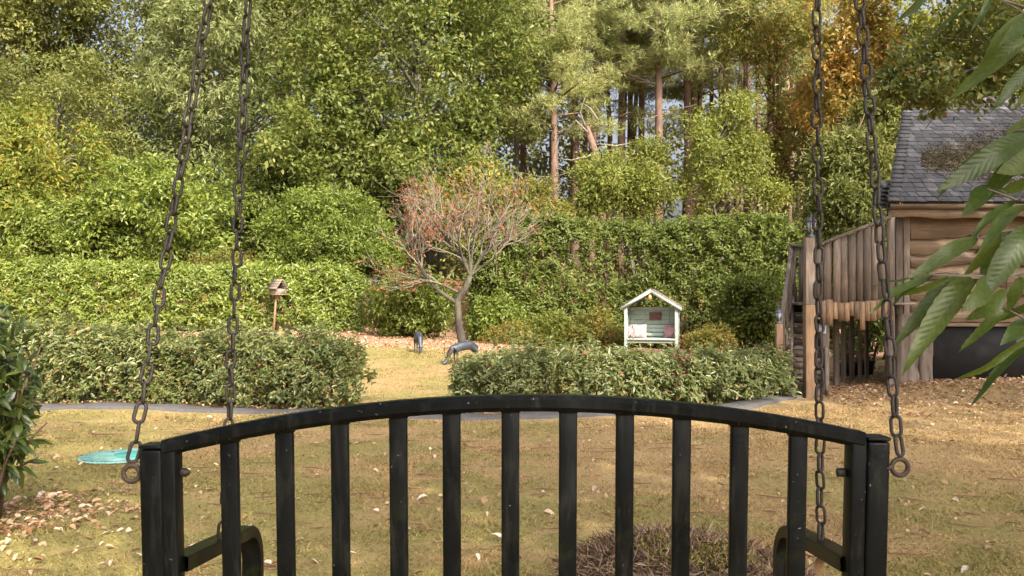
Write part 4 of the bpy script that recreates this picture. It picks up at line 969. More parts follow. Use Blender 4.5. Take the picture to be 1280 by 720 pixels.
    for c in vis:
        o = link('slate', sm, root); M4, S = slate_mat(c); o.matrix_local = Matrix.Translation(c[1] - W[root]) @ M4 @ S
    mb = MB()
    for c in rest:
        M4, S = slate_mat(c); m3 = np.array((M4 @ S).to_3x3()); mb.box(c[1], (1, 1, 1), m3)
    o = mb.build('slates', M['slate'], root); o['kind'] = 'stuff'
    # small stepped lower roof left of the corner
    for k in range(6):
        p = P(1105.5 - k * .55 + 1.0, 230 + k * 5, 12.3); mb = MB(); mb.box(p, (.12 + .01 * k, .2, .02), np.array(Matrix.Rotation(R(35), 3, 'X'))); mb.build('side_slate', M['slate'], root)
    # moss and leaf debris lying on the slates
    n = 13000; t = rng.random(n); u = np.empty(n); v = np.empty(n)
    cxy = []
    for k in range(n):
        tt = rng.random() ** .8; pxm = 1152 + tt * 150; pym = 200 - tt * 6 + (rng.normal() * (6 + 16 * tt)) + (12 * tt if rng.random() < .5 else -14 * tt * tt)
        # intersect the pixel ray with the roof plane to find where on the roof it lies
        dv = P(pxm, pym, 1) - Vector((0, 0, CAMZ)); h = (A - Vector((0, 0, CAMZ))).dot(nrm) / dv.dot(nrm); cxy.append(list(Vector((0, 0, CAMZ)) + dv * h))
    pos = np.array(cxy) + np.array(list(nrm)) * (.021 + np.abs(rng.normal(size=(n, 1))) * .004)
    mb = MB(); mb.add(*leaf_mesh(pos, rdir(n), unit(np.array(list(nrm)) + .22 * rng.normal(size=(n, 3))), rng.uniform(.015, .045, n), rng.uniform(.012, .03, n))); o = mb.build('roof_moss', LM['moss'], root); tag(o, 'brown moss and leaf debris patch', kind='stuff')
    # dry leaves caught in the gutter
    n = 420; xg = rng.uniform(A.x, xr, n); pos = np.column_stack([xg, 11.70 + rng.uniform(-.04, .05, n), zf + .045 + rng.random(n) * .03])
    mb = MB(); mb.add(*leaf_mesh(pos, rdir(n), rdir(n), .045, .025)); o = mb.build('gutter_leaves', LM['orange'], root); o['kind'] = 'stuff'
building()

# ------------------------------------------------------------------ deck with steps
def lantern(p, h, lab):
    root = thing('post_lantern', p, lab, 'lantern', 'lanterns on the deck posts'); w = h * .22
    mb = MB(); mb.tube([p, p + Vector((0, 0, h * .06)), p + Vector((0, 0, h * .18)), p + Vector((0, 0, h * .25))], [w * .8, w * .75, w * .2, w * .55], 8); mb.build('base', M['lantern'], root)
    mb = MB(); mb.tube([p + Vector((0, 0, h * .255)), p + Vector((0, 0, h * .66))], [w * .62, w * .9], 6); mb.build('glass', M['pane'], root)
    for k in range(6):
        a = k / 6 * 2 * math.pi; u = Vector((math.cos(a), math.sin(a), 0)); mb = MB(); mb.tube([p + u * w * .66 + Vector((0, 0, h * .25)), p + u * w * .95 + Vector((0, 0, h * .67))], .006, 4); mb.build('rib', M['lantern'], root)
    mb = MB(); mb.tube([p + Vector((0, 0, h * .665)), p + Vector((0, 0, h * .70)), p + Vector((0, 0, h * .84)), p + Vector((0, 0, h * .88)), p + Vector((0, 0, h))], [w * 1.15, w * 1.1, w * .4, w * .15, w * .1], 8); mb.build('cap', M['lantern'], root)

def deck():
    d = 11.6; zf = P(0, 378, d).z; g = gz(4.2, 11.3)
    root = thing('timber_deck', (4.3, 11.4, g), 'raised timber deck with weathered vertical planks and jagged skirt', 'deck')
    # vertical planks with raking top
    def topline(px): return 304 + (272 - 304) * (px - 1028) / (1110 - 1028)
    px = 1019.0
    while px < 1117:
        w = rng.uniform(8.6, 11.0); a = P(px + rng.uniform(.4, 1.0), topline(px + w / 2) + 2, d); b = P(px + w - rng.uniform(.3, .8), 379 + rng.uniform(-2, 4), d); dy = rng.normal() * .010
        zl = P(0, topline(px) + 2.5, d).z; zr = P(0, topline(px + w) + 2.5, d).z; j = rng.normal() * .006
        mb = MB(); mb.prism([Vector((a.x, d + dy, b.z)), Vector((b.x, d + dy, b.z)), Vector((b.x + j, d + dy, zr)), Vector((a.x + j, d + dy, zl))], (0, .024, 0)); mb.build('wall_plank', M['plank_v'], root)
        px += w
    mb = MB(); mb.beam(P(1017, topline(1017), d - .0), P(1112, topline(1112), d - .0), .075, .035); mb.build('raking_rail', M['plank_v'], root, bevel=.004)
    mb = MB(); mb.box(P(1066, 374, d + .06), (1.02, .05, .12)); mb.build('floor_beam', M['plank_v'], root)
    # jagged skirt planks
    px = 1018.0
    while px < 1117:
        w = rng.uniform(5.0, 8.6); bot = 399 + rng.choice([-4, 0, 2, 7, 13], p=[.2, .3, .2, .18, .12]) + (2 if px > 1080 else 0); top = 376 + rng.uniform(-3, 3); a = P(px + .25, top, d - .035); b = P(px + w - .25, bot, d - .035)
        mb = MB(); mb.box(((a.x + b.x) / 2, d - .03 + rng.normal() * .004, (a.z + b.z) / 2), (b.x - a.x, .022, a.z - b.z)); mb.build('skirt_plank', M['plank_o'], root); px += w
    # floor boards
    for k in range(12):
        y = 11.68 + k * .15; mb = MB(); mb.box((4.62, y, zf - .02), (1.35, .142, .03)); mb.build('floor_board', M['step'], root)
    # support posts
    for px, dd, w in ((1031, 11.75, .085), (1045, 12.6, .07), (1054, 12.9, .06), (1064.5, 13.0, .06), (1074.5, 12.9, .05), (1083, 13.1, .05), (1112, 11.8, .1)):
        p = P(px, 0, dd); zb = gz(p.x, dd) - .05; mb = MB(); mb.box((p.x, dd, (zb + zf - .04) / 2), (w, w, zf - .04 - zb)); mb.build('support_post', M['post'], root, bevel=.006)
    # front corner post: weathered top, newer foot piece
    p0 = P(1005, 297, 11.12); p1 = P(1018, 497, 11.12); zg = gz(3.7, 11.12) - .04
    mb = MB(); mb.box(((p0.x + p1.x) / 2, 11.12, (p0.z + .95) / 2 + .2), (p1.x - p0.x, .12, p0.z - .95 + .4 - .4 + .0)); 
    zc = P(0, 381, 11.12).z
    mb = MB(); mb.box(((p0.x + p1.x) / 2, 11.12, (p0.z + zc) / 2), (p1.x - p0.x - .012, .11, p0.z - zc - .004)); mb.build('corner_post', M['plank_v'], root, bevel=.006)
    mb = MB(); mb.box(((p0.x + p1.x) / 2, 11.115, (zg + zc) / 2), (p1.x - p0.x, .13, zc - zg)); mb.build('corner_post_foot', M['plank_o'], root, bevel=.006)
    # steps going up and back to the right
    s0 = Vector((3.60, 11.32, 0)); dr = Vector((.34, 1, 0)).normalized(); ac = Vector((dr.y, -dr.x, 0)); n = 8; z0 = gz(3.7, 11.3) + .02; rise = (zf - z0) / n; run = .215
    rot = np.array([list(ac), list(dr), [0, 0, 1]]).T; wd = .38
    for k in range(n):
        c = s0 + dr * (k * run) + ac * (wd / 2 - .02); zt = z0 + rise * (k + 1)
        mb = MB(); mb.box((c.x, c.y, zt - rise / 2 - .022), (wd, .02, rise - .046), rot); mb.build('riser', M['plank_v'], root)
        c2 = c + dr * (run / 2 - .01); mb = MB(); mb.box((c2.x, c2.y, zt - .02), (wd, run + .04, .038), rot); mb.build('tread', M['step'], root, bevel=.004)
    for off in (-.045, wd + .01):
        a = s0 + ac * off + dr * -.05; b = a + dr * (n * run + .05); mb = MB(); mb.beam((a.x, a.y, z0 + .08), (b.x, b.y, zf - .02), .04, .26); mb.build('stringer', M['post'], root)
    nb = P(973.5, 405, 11.3); zg2 = gz(nb.x, nb.y) - .04; mb = MB(); mb.box((nb.x, nb.y, (nb.z + zg2) / 2), (.085, .085, nb.z - zg2)); mb.build('newel_post', M['plank_o'], root, bevel=.006)
    tp = P(990, 308, 12.95); mb = MB(); mb.box((tp.x, tp.y, (tp.z + zf - .3) / 2), (.09, .09, tp.z - zf + .3)); mb.build('landing_post', M['post'], root, bevel=.006)
    ha = nb + Vector((.02, 0, -.04)); hb = tp + Vector((0, 0, -.05)); mb = MB(); mb.beam(ha, hb, .05, .10); mb.build('handrail', M['plank_v'], root, bevel=.005)
    mb = MB(); rb = P(1010, 308, 12.6); mb.beam(tp + Vector((0, 0, .02)), rb, .09, .035); mb.build('landing_rail', M['plank_v'], root, bevel=.004)
    for k in range(7):
        t = (k + .6) / 7; a = ha.lerp(hb, t); l = s0 + dr * ((nb.y + (tp.y - nb.y) * t) - s0.y); foot = Vector((a.x + rng.normal() * .02, a.y, z0 + (zf - z0) * t + .08)); top_ = a - Vector((0, 0, .03))
        mb = MB(); mb.tube([foot, foot.lerp(top_, .3) + Vector((rng.normal() * .035, 0, 0)), foot.lerp(top_, .65) + Vector((rng.normal() * .035, 0, 0)), top_], [.028, .022, .024, .018], 6); mb.build('branch_baluster', M['post'], root, True)
    for k in range(5):
        t = (k + .5) / 5; a = tp.lerp(rb, t); foot = Vector((a.x, a.y, zf)); mb = MB(); mb.tube([foot, foot.lerp(a, .5) + Vector((rng.normal() * .03, 0, 0)), a], [.024, .02, .018], 6); mb.build('branch_baluster', M['post'], root, True)
    lantern(Vector(((p0.x + p1.x) / 2 + .03, 11.12, p0.z)), .30, 'grey lantern on top of the tall corner post of the deck')
    lantern(nb.copy(), .22, 'grey lantern on the short newel at the foot of the steps')
    s = P(1028, 411, 11.68); o = thing('notice_plate', s, 'small pale blue grey notice plate on the post below the deck', 'sign')
    mb = MB(); mb.box(s, (.095, .008, .125)); mb.build('plate', M['sign'], o, bevel=.002)
    mb = MB()
    for k in range(5): mb.box(s + Vector((-.005 * (k % 2), -.006, .04 - k * .02)), (.06 - .008 * (k % 3), .003, .006))
    mb.build('print', M['lantern'], o)
    # pots with red flowers under the deck
    for i, (px, py, dd, lab) in enumerate(((1057, 462, 13.6, 'black plant pot under the deck, leftmost of the three'), (1067, 458, 13.8, 'black plant pot with red flowers in the middle under the deck'), (1082, 452, 14.0, 'black plant pot under the deck, rightmost of the three'))):
        p = P(px, py, dd); p.z = gz(p.x, p.y) - .01; o = thing('plant_pot', p, lab, 'plant pot', 'pots under the deck')
        mb = MB(); mb.tube([p, p + Vector((0, 0, .2)), p + Vector((0, 0, .22)), p + Vector((0, 0, .24))], [.10, .135, .145, .145], 12); mb.build('pot', M['pot'], o, True)
        n = 60; pos = np.array(list(p)) + (0, 0, .28) + rng.normal(size=(n, 3)) * (.07, .07, .06); mb = MB(); mb.add(*leaf_mesh(pos, rdir(n) + (0, 0, .4), rdir(n), .07, .04)); q = mb.build('leaves', LM['dark'], o); q['kind'] = 'stuff'
        n = 18; pos = np.array(list(p)) + (0, -.03, .33) + rng.normal(size=(n, 3)) * (.06, .05, .04); mb = MB(); mb.add(*leaf_mesh(pos, rdir(n), unit(rdir(n) + (0, -1, .4)), .04, .04)); q = mb.build('flowers', M['redfl'], o); q['kind'] = 'stuff'
deck()

# ------------------------------------------------------------------ near things: mesh cover, heap, bush, litter, grass
def mesh_cover():
    c = P(150, 570, 7.0); r = .29; z = gz(c.x, c.y) + .030
    root = thing('mesh_cover', (c.x, c.y, z - .030), 'round turquoise plastic mesh cover lying in the grass', 'mesh cover')
    a = np.linspace(0, 2 * math.pi, 41)[:-1]; mb = MB(); mb.tube([(c.x + r * math.cos(t), c.y + r * math.sin(t), z - .004) for t in a], .007, 6, close=True); mb.build('rim', M['paleteal'], root, True)
    mb = MB()
    for k in np.arange(-r, r, .036):
        h = math.sqrt(max(0, r * r - k * k)) - .004
        if h < .03: continue
        mb.box((c.x + k, c.y, z), (.009, 2 * h, .005)); mb.box((c.x, c.y + k, z + .006), (2 * h, .009, .005))
    o = mb.build('mesh_strands', M['paleteal'], root); o['kind'] = 'stuff'
    mb = MB(); mb.tube([(c.x + .1, c.y + .02, z + .010), (c.x + .1, c.y + .02, z + .016), (c.x + .1, c.y + .02, z + .017)], [.14, .13, .0], 20, cap=False); mb.build('centre_cap', M['teal'], root)
mesh_cover()

def heap():
    c = Vector((.79, 4.02, 0)); root = thing('debris_heap', (c.x, c.y, gz(c.x, c.y)), 'low heap of dry needles and clippings behind the bench bars', 'heap')
    n = 46; u = np.linspace(-1, 1, n); X, Y = np.meshgrid(u, u); rr = np.sqrt(X ** 2 + Y ** 2); prof = np.clip(1 - rr ** 2, 0, 1) ** 1.2
    lum = .5 + .5 * np.sin(X * 7 + 1) * np.cos(Y * 6); x = c.x + X * .52; y = c.y + Y * .56; z = ground(x, y) - .02 + prof * (.10 + .03 * lum) + prof * rng.normal(size=X.shape) * .012
    i = np.arange(n - 1)[:, None] * n; j = np.arange(n - 1)[None]; mb = MB(); mb.add(np.stack([x, y, z], -1).reshape(-1, 3), np.stack([i + j, i + j + 1, i + j + n + 1, i + j + n], -1).reshape(-1, 4))
    mb.build('mound', plain('heap_soil', (0.14, 0.09, 0.06), .95, var=.6, scale=25, bump=.6), root, True)
    m = 9000; q = rng.random(m) ** .6; a = rng.uniform(0, 6.283, m); xx = q * np.cos(a); yy = q * np.sin(a); pr = np.clip(1 - q ** 2, 0, 1) ** 1.2
    px_, py_ = c.x + xx * .57, c.y + yy * .60; pos = np.column_stack([px_, py_, ground(px_, py_) - .01 + pr * (.115 + .02 * np.sin(xx * 7 + 1) * np.cos(yy * 6)) + rng.random(m) * .025])
    ax = unit(rng.normal(size=(m, 3)) * (1, 1, .45)); mb = MB(); mb.add(*leaf_mesh(pos, ax, unit(rdir(m) + (0, 0, .8)), rng.uniform(.04, .11, m), rng.uniform(.003, .007, m), fold=.1)); o = mb.build('dry_needles', LM['needle'], root); o['kind'] = 'stuff'
    m = 1500; pos = np.array([c.x + .03, c.y - .05, 0]) + rng.normal(size=(m, 3)) * (.13, .12, 0); xx = (pos[:, 0] - c.x) / .6; yy = (pos[:, 1] - c.y) / .62; pr = np.clip(1 - xx ** 2 - yy ** 2, 0, 1) ** 1.2; pos[:, 2] = ground(pos[:, 0], pos[:, 1]) + pr * .125 + rng.random(m) * .02
    mb = MB(); mb.add(*leaf_mesh(pos, rdir(m) + (0, 0, .6), rdir(m), .028, .008)); o = mb.build('moss_tuft', leafmat('moss_green', [(0, (.09, .10, .02)), (1, (.22, .21, .05))], 0.1, patch=.2), root); tag(o, 'yellow green moss on the heap', kind='stuff')
heap()

def leaf_proto(name, mat, L=1.0, wd=.36, teeth=0, curl=.18, fold=.14, seed=0, n=14):
    """one large leaf along +Y, midrib at x = 0, about 50 to 80 triangles"""
    r = np.random.default_rng(seed); t = np.linspace(0, 1, n); prof = np.sin(np.pi * t ** .85) ** .8 * wd / 2 * (1 - .15 * t); prof[0] = .004; prof[-1] = .002
    V = []; Fq = []
    tw = r.normal() * .15
    for i in range(n):
        y = t[i]; z = -curl * y * y + .02 * math.sin(y * 9 + seed)
        for sgn in (-1, 0, 1):
            w = prof[i] * (1 + (.05 if i % 2 else -.03) * (teeth > 0)); x = sgn * w
            yy = y - (.012 if (teeth and i % 2 == 0 and sgn and 0 < i < n - 1) else 0)
            V.append((x + .03 * math.sin(y * 3 + seed) * y, yy, z + abs(sgn) * w * (fold * 2) + sgn * tw * w + (.006 * math.sin(y * 17 + sgn + seed) if sgn else 0)))
    for i in range(n - 1):
        for s in (0, 1): a = i * 3 + s; Fq.append((a, a + 1, a + 4, a + 3))
    me = bpy.data.meshes.new(name); set_mesh(me, np.array(V), [np.array(Fq)]); me.materials.append(mat); me.polygons.foreach_set('use_smooth', np.ones(len(me.polygons), bool)); return me

def place_leaf(me, root, base, tip, width_ratio, facing, name='leaf'):
    """leaf object from base to tip, its upper face turned to 'facing'"""
    y = Vector(tip) - Vector(base); L = y.length; y.normalize(); f = Vector(facing); z = (f - y * f.dot(y)).normalized(); x = y.cross(z)
    o = link(name, me, root); m = Matrix((x, y, z)).transposed().to_4x4(); o.matrix_local = Matrix.Translation(Vector(base) - W[root]) @ m @ Matrix.Diagonal((L * width_ratio, L, L, 1)); return o

def laurel_bush_near():
    c = Vector((-2.94, 4.95, 0)); g = gz(c.x, c.y); root = thing('foreground_bush', (c.x, c.y, g), 'dark leafy bush cut off by the left edge of the picture', 'shrub')
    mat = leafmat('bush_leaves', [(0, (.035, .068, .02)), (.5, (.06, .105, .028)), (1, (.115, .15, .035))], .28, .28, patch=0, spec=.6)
    # the leaves are separate objects: take the tone from the object
    nt = mat.node_tree; oi = node(nt, 'ShaderNodeObjectInfo'); rp = [n for n in nt.nodes if n.type == 'VALTORGB'][0]; nt.links.new(oi.outputs['Random'], rp.inputs[0])
    ms = [leaf_proto('bush_leaf', mat, wd=.34, curl=.2 + .1 * k, seed=k, n=7) for k in range(4)]
    mb = MB(); cnt = 0; shoots = []
    for k in range(44):
        a = rng.uniform(-2.8, 2.2); rr = .30 * math.sqrt(rng.random()); h = (.28 + .98 * rng.random() ** .8) * (1 - .12 * rr / .30); b = Vector((c.x + rng.normal() * .05, c.y + rng.normal() * .05, g)); e = Vector((c.x + rr * math.cos(a) * 1.15, c.y + rr * math.sin(a), g + h)); mid = b.lerp(e, .55) + Vector((0, 0, .08))
        mb.tube([b, mid, e], [.014, .009, .004], 5); shoots.append((mid, e))
    mb.build('stems', M['stem'], root, True)
    n = 620; dd = rdir(n) * (.21, .24, .52) * rng.uniform(.45, 1.0, (n, 1)); pos = np.array([c.x + .03, c.y, g + .70]) + dd; nn = unit(dd * (1, 1, .3) + (0, -.2, .35) + rng.normal(size=(n, 3)) * .35)
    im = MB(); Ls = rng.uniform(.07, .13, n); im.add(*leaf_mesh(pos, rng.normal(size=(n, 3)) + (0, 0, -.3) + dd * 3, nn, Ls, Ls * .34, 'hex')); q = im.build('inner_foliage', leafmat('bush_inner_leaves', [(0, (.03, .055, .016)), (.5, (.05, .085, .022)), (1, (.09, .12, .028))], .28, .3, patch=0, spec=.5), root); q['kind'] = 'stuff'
    for k in range(300):
        m_, e = shoots[k % len(shoots)]; t = rng.uniform(-.25, 1.0); b = m_.lerp(e, t)
        for _ in range(40):
            px = 640 + b.x / b.y * F
            if -50 < px < 42: break
            m_, e = shoots[int(rng.integers(len(shoots)))]; t = rng.uniform(-.25, 1.0); b = m_.lerp(e, t)
        out = Vector((b.x - c.x, b.y - c.y, 0)); out = out.normalized() if out.length > .01 else Vector((1, 0, 0))
        d = (out * .6 + Vector(rng.normal(size=3)) * .6 + Vector((0, 0, .35 if t > .8 else -.15))).normalized(); L = rng.uniform(.075, .145)
        place_leaf(ms[k % 4], root, b, b + d * L, 1.0, Vector((rng.normal() * .4, -.5, 1)))
laurel_bush_near()

def litter():
    # big leaves near the camera: things of their own
    ms = [leaf_proto('dry_leaf', None, wd=.42, curl=.35, fold=.3, seed=10 + k, n=7) for k in range(5)]
    cols = [(.44, .32, .22), (.36, .23, .13), (.28, .14, .065), (.40, .28, .18), (.52, .43, .34)]
    for m_, c in zip(ms, cols): m_.materials.clear(); m_.materials.append(plain('dry_leaf', c, .75, var=.3, scale=40))
    spots = []
    for _ in range(34):      # drift under the bush on the left
        spots.append((P(rng.normal(75, 22), rng.uniform(612, 640), 1), 'brown fallen leaf in the drift beside the left bush', 'leaf drift by the left bush'))
    for _ in range(14): spots.append((P(rng.uniform(-5, 40), rng.uniform(652, 690), 1), 'orange brown fallen leaf at the foot of the left bush', 'leaves at the foot of the left bush'))
    for _ in range(110):
        py = 372 + 330 * rng.uniform(.42, 1.05); spots.append((P(rng.uniform(20, 1270), py, 1), 'pale dry fallen leaf scattered on the open near lawn', 'scattered leaves on the lawn'))
    for k, (dv, lab, grp) in enumerate(spots):
        v = dv - Vector((0, 0, CAMZ)); t = CAMZ / -v.z; x, y = v.x * t, v.y * t
        if abs(x - .74) < .65 and abs(y - 4.05) < .65: continue
        if abs(x - W_COVER[0]) < .34 and abs(y - W_COVER[1]) < .34: continue
        if y > path_y(x) - .4: continue
        z = gz(x, y) + .018; o = bpy.data.objects.new('fallen_leaf', ms[k % 5] if 'orange' not in lab else ms[(1, 2)[k % 2]]); COL.objects.link(o); s = rng.uniform(.045, .085) * (1.15 if 'drift' in lab or 'foot' in lab else 1.0)
        o.location = (x, y, z); o.rotation_euler = (rng.normal() * .25, rng.normal() * .3, rng.uniform(0, 6.283)); o.scale = (s, s, s); tag(o, lab, 'fallen leaf', grp)
    # small litter: one mass
    n = 4200; X = []
    def add(x, y, s, z=.01): X.append(np.column_stack([x, y, ground(x, y) + z + rng.random(len(x)) * .015, s]))
    add(rng.uniform(-6, 7.5, 1500), rng.uniform(3.6, 9.6, 1500), rng.uniform(.015, .05, 1500))
    x = rng.uniform(3.8, 8.5, 3800); y = 8.2 + 3.9 * rng.random(3800) ** .45; add(x, y, rng.uniform(.025, .065, 3800))                       # by the building
    x = rng.normal(.3, .9, 900); add(x, path_y(x) + rng.normal(.42, .10, 900), rng.uniform(.03, .06, 900), .02)     # orange strip at the hedge foot
    x = rng.normal(-3.4, 1.4, 500); add(x, path_y(x) + .45 + rng.normal(0, .1, 500), rng.uniform(.03, .06, 500))
    x = rng.uniform(4.0, 6.2, 1300); add(x, rng.uniform(11.6, 15, 1300), rng.uniform(.03, .06, 1300))
    x = rng.normal(-2.75, .35, 500); add(x, rng.normal(5.0, .4, 500), rng.uniform(.03, .06, 500))
    x = rng.uniform(-6, 2, 2500); add(x, rng.uniform(19.5, 25, 2500), rng.uniform(.04, .09, 2500))
    x = rng.normal(-4.0, .7, 400); add(x, rng.normal(24.6, .3, 400), rng.uniform(.06, .1, 400))
    A = np.vstack(X); n = len(A); nrm = unit(rng.normal(size=(n, 3)) * .35 + (0, 0, 1)); mb = MB(); mb.add(*leaf_mesh(A[:, :3], rdir(n), nrm, A[:, 3], A[:, 3] * rng.uniform(.35, .75, n), 'hex', fold=.3))
    o = mb.build('leaf_litter', LM['litter']); tag(o, 'scatter of small dry leaves over the lawn and under hedges', 'leaf litter', kind='stuff')
    # twigs
    n = 420; x = rng.uniform(-5, 6, n); y = 3.5 + 5.5 * rng.random(n) ** 1.3; mb = MB()
    for k in range(n):
        a = rng.normal() * .35; L = rng.uniform(.03, .13); p = Vector((x[k], y[k], gz(x[k], y[k]) + .012)); d = Vector((math.cos(a), math.sin(a), 0)); q = Vector((-d.y, d.x, .2)) * rng.normal() * .014
        mb.tube([p - d * L, p + q, p + d * L], [.002, .0038, .0015], 4)
    o = mb.build('fallen_twigs', plain('twig', (.16, .085, .05), .9, var=.5)); tag(o, 'thin brown twigs strewn over the near lawn', 'twigs', kind='stuff')
cc = P(150, 570, 7.0); W_COVER = (cc.x, cc.y)
litter()

def grass():
    n = 230000; y = 3.3 + (rng.random(n) ** 1.35) * 6.9; x = rng.uniform(-1, 1, n) * (y * .62 + .25)
    k = (y < path_y(x) - .33) & ~((np.abs(x - W_COVER[0]) < .26) & (np.abs(y - W_COVER[1]) < .26) & (rng.random(n) < .85)); x, y = x[k], y[k]
    x2 = rng.uniform(-3.2, 6, 60000); y2 = rng.uniform(11.2, 20, 60000); x = np.concatenate([x, x2]); y = np.concatenate([y, y2])
    cl = np.sin(x * 3 + 2 * np.sin(y * 2)) * np.sin(y * 3.7 + np.sin(x * 2.2)) ; k = rng.random(len(x)) < .6 + .4 * cl; x, y = x[k], y[k]; n = len(x)
    h = rng.uniform(.007, .021, n) * (1 + .8 * (rng.random(n) < .08)) * (1 + .35 * np.clip(cl[k], 0, 1)) ; lean = rng.normal(size=(n, 2)) * h[:, None] * .9; w = (.0022 + .0005 * y) * rng.uniform(.6, 1.4, n); a = rng.uniform(0, math.pi, n)
    z = ground(x, y) - .003; b0 = np.column_stack([x - np.cos(a) * w, y - np.sin(a) * w, z]); b1 = np.column_stack([x + np.cos(a) * w, y + np.sin(a) * w, z]); t = np.column_stack([x + lean[:, 0], y + lean[:, 1], z + h])
    V = np.stack([b0, b1, t], 1).reshape(-1, 3); Ft = np.arange(n * 3).reshape(-1, 3)
    mb = MB(); mb.add(V, Ft); o = mb.build('lawn_grass', M['grass']); tag(o, 'short mossy dry grass of the lawn', 'grass', kind='stuff')
grass()

# ------------------------------------------------------------------ swing bench, chains, frame
def bench():
    d0 = 1.48; lean = .07          # metres further away per metre down
    def Q(px, py, dd=0.0):          # a point of the back plane
        z_ref = P(0, 540, d0).z; d = d0
        for _ in range(4): z = P(px, py, d).z; d = d0 + (z_ref - z) * lean + dd
        return P(px, py, d)
    root = thing('swing_bench', (0, 1.75, .35), 'black painted steel swing bench seen from behind its barred back', 'swing bench')
    m = M['paint']
    # arched top rail
    n = 25; pts = []; 
    for i in range(n):
        px = 208 + (1076 - 208) * i / (n - 1); yl = 557 + (547 - 557) * i / (n - 1); u = (px - 642) / 434; py = yl - 51.0 * (1 - u * u) ** 1.0 + 2
        pts.append((px, py))
    V = []; c = []
    for i, (px, py) in enumerate(pts):
        q = Q(px, py); c.append(q)
    for i in range(n):
        t = (c[min(n - 1, i + 1)] - c[max(0, i - 1)]).normalized(); yv = Vector((0, 1, 0)); up = t.cross(yv) * -1
        if up.z < 0: up = -up
        hw, hh, r = .019, .0135, .0075
        for (a, b) in ((-hw, -hh + r), (-hw, hh - r), (-hw + r, hh), (hw - r, hh), (hw, hh - r), (hw, -hh + r), (hw - r, -hh), (-hw + r, -hh)):
            V.append(list(c[i] + yv * a + up * b))
    i = np.arange(n - 1)[:, None] * 8; j = np.arange(8)[None]; mb = MB(); mb.add(V, np.stack([i + j, i + (j + 1) % 8, i + 8 + (j + 1) % 8, i + 8 + j], -1).reshape(-1, 4))
    rail = mb.build('back_rail', m, root); 
    for p_ in rail.data.polygons: p_.use_smooth = True
    e = rail.modifiers.new('edge', 'EDGE_SPLIT'); e.split_angle = R(35)
    def raily(px): return np.interp(px, [p[0] for p in pts], [p[1] for p in pts])
    down = Vector((0, lean, -1)).normalized()
    for k, px in enumerate((287.5, 356, 425, 498, 564.5, 638, 710, 781, 852, 924, 997)):
        a = Q(px, raily(px) + 8); L = .62; b = a + down * L
        b.x = a.x * 1.0; mb = MB(); mb.beam(b, a, .030, .014, up=(0, -1, 0)); bar = mb.build('back_bar', m, root, bevel=.003)
        w = MB(); w.box(a + Vector((0, 0, -.002)), (.034, .018, .006)); w.build('weld', m, bar, bevel=.002)
    for s, px in ((-1, 214.5), (1, 1069)):
        a = Q(px, 566 if s < 0 else 556); mb = MB(); b = a + down * .66; mb.beam(b, a + Vector((0, 0, .012)), .026, .036, up=(0, -1, 0)); mb.build('side_upright', m, root, bevel=.003)
    for s, px, py in ((-1, 194.0, 559), (1, 1092.5, 549)):
        a = Q(px, py); b = a + down * .72; mb = MB(); mb.beam(b, a, .0365, .042, up=(0, -1, 0)); post = mb.build('post', m, root, bevel=.004)
        mb = MB(); mb.box(a + Vector((0, 0, .0035)), (.038, .044, .006)); mb.build('post_cap', m, post, bevel=.0025)
        # eye bolt
        ec = P(167, 591, d0 + .0) if s < 0 else P(1122, 583, d0 + .0); ec = Vector((ec.x + s * .001, a.y - .004, ec.z)); rr = .0135
        mb = MB(); mb.tube([ec + Vector((rr * math.cos(t), 0, rr * math.sin(t))) for t in np.linspace(0, 2 * math.pi, 25)[:-1]], .0042, 8, close=True)
        mb.tube([ec - Vector((s * rr, 0, 0)), ec - Vector((s * (rr + .016), 0, 0))], .005, 8); mb.build('eye_bolt', M['rust2'], root, True)
        nt_ = P(227, 592, d0) if s < 0 else P(1055, 592, d0); nt_.y = a.y + .012; mb = MB(); mb.tube([nt_ - Vector((.008, 0, 0)), nt_ + Vector((.003, 0, 0)), nt_ + Vector((.008, 0, 0)), nt_ + Vector((.011, 0, 0))], [.0075, .0075, .005, .001], 6); mb.build('bolt_nut', M['rust'], root, True)
    # arms: from the post forward, then curving down
    arms = {}
    for s in (-1, 1):
        x0, x1_ = (-.567, -.578) if s < 0 else (.575, .606); ar = []
        ya, za = 1.50, .800; yb, zb = 1.90, .747
        pts3 = [(ya + (yb - ya) * t, za + (zb - za) * t) for t in np.linspace(0, 1, 6)]
        for t in np.linspace(.15, 1, 8): an = t * R(84); pts3.append((yb + .085 * math.sin(an), zb - .085 * (1 - math.cos(an))))
        pts3.append((pts3[-1][0] + .004, pts3[-1][1] - .3)); V = []; nn = len(pts3)
        for i in range(nn):
            a = Vector((0, *pts3[max(0, i - 1)])); b = Vector((0, *pts3[min(nn - 1, i + 1)])); t = (b - a).normalized(); up = Vector((0, -t.z, t.y)); up = up if (up.z > 0 or i > 6) else -up
            c0 = Vector((x0 + (x1_ - x0) * min(1, (pts3[i][0] - ya) / (yb - ya)), *pts3[i]))
            for (u, v) in ((-.021, -.012), (-.021, .010), (-.018, .013), (.018, .013), (.021, .010), (.021, -.012)): V.append(list(c0 + Vector((u, 0, 0)) + up * v))
        i = np.arange(nn - 1)[:, None] * 6; j = np.arange(6)[None]; mb = MB(); mb.add(V, np.stack([i + j, i + (j + 1) % 6, i + 6 + (j + 1) % 6, i + 6 + j], -1).reshape(-1, 4)); o = mb.build('armrest', m, root)
        for p_ in o.data.polygons: p_.use_smooth = True
        e = o.modifiers.new('edge', 'EDGE_SPLIT'); e.split_angle = R(35)
        arms[s] = x0
    # seat below the picture
    for k in range(7):
        mb = MB(); mb.box((0, 1.60 + k * .062, .42), (1.18, .05, .012)); mb.build('seat_slat', m, root, bevel=.003)
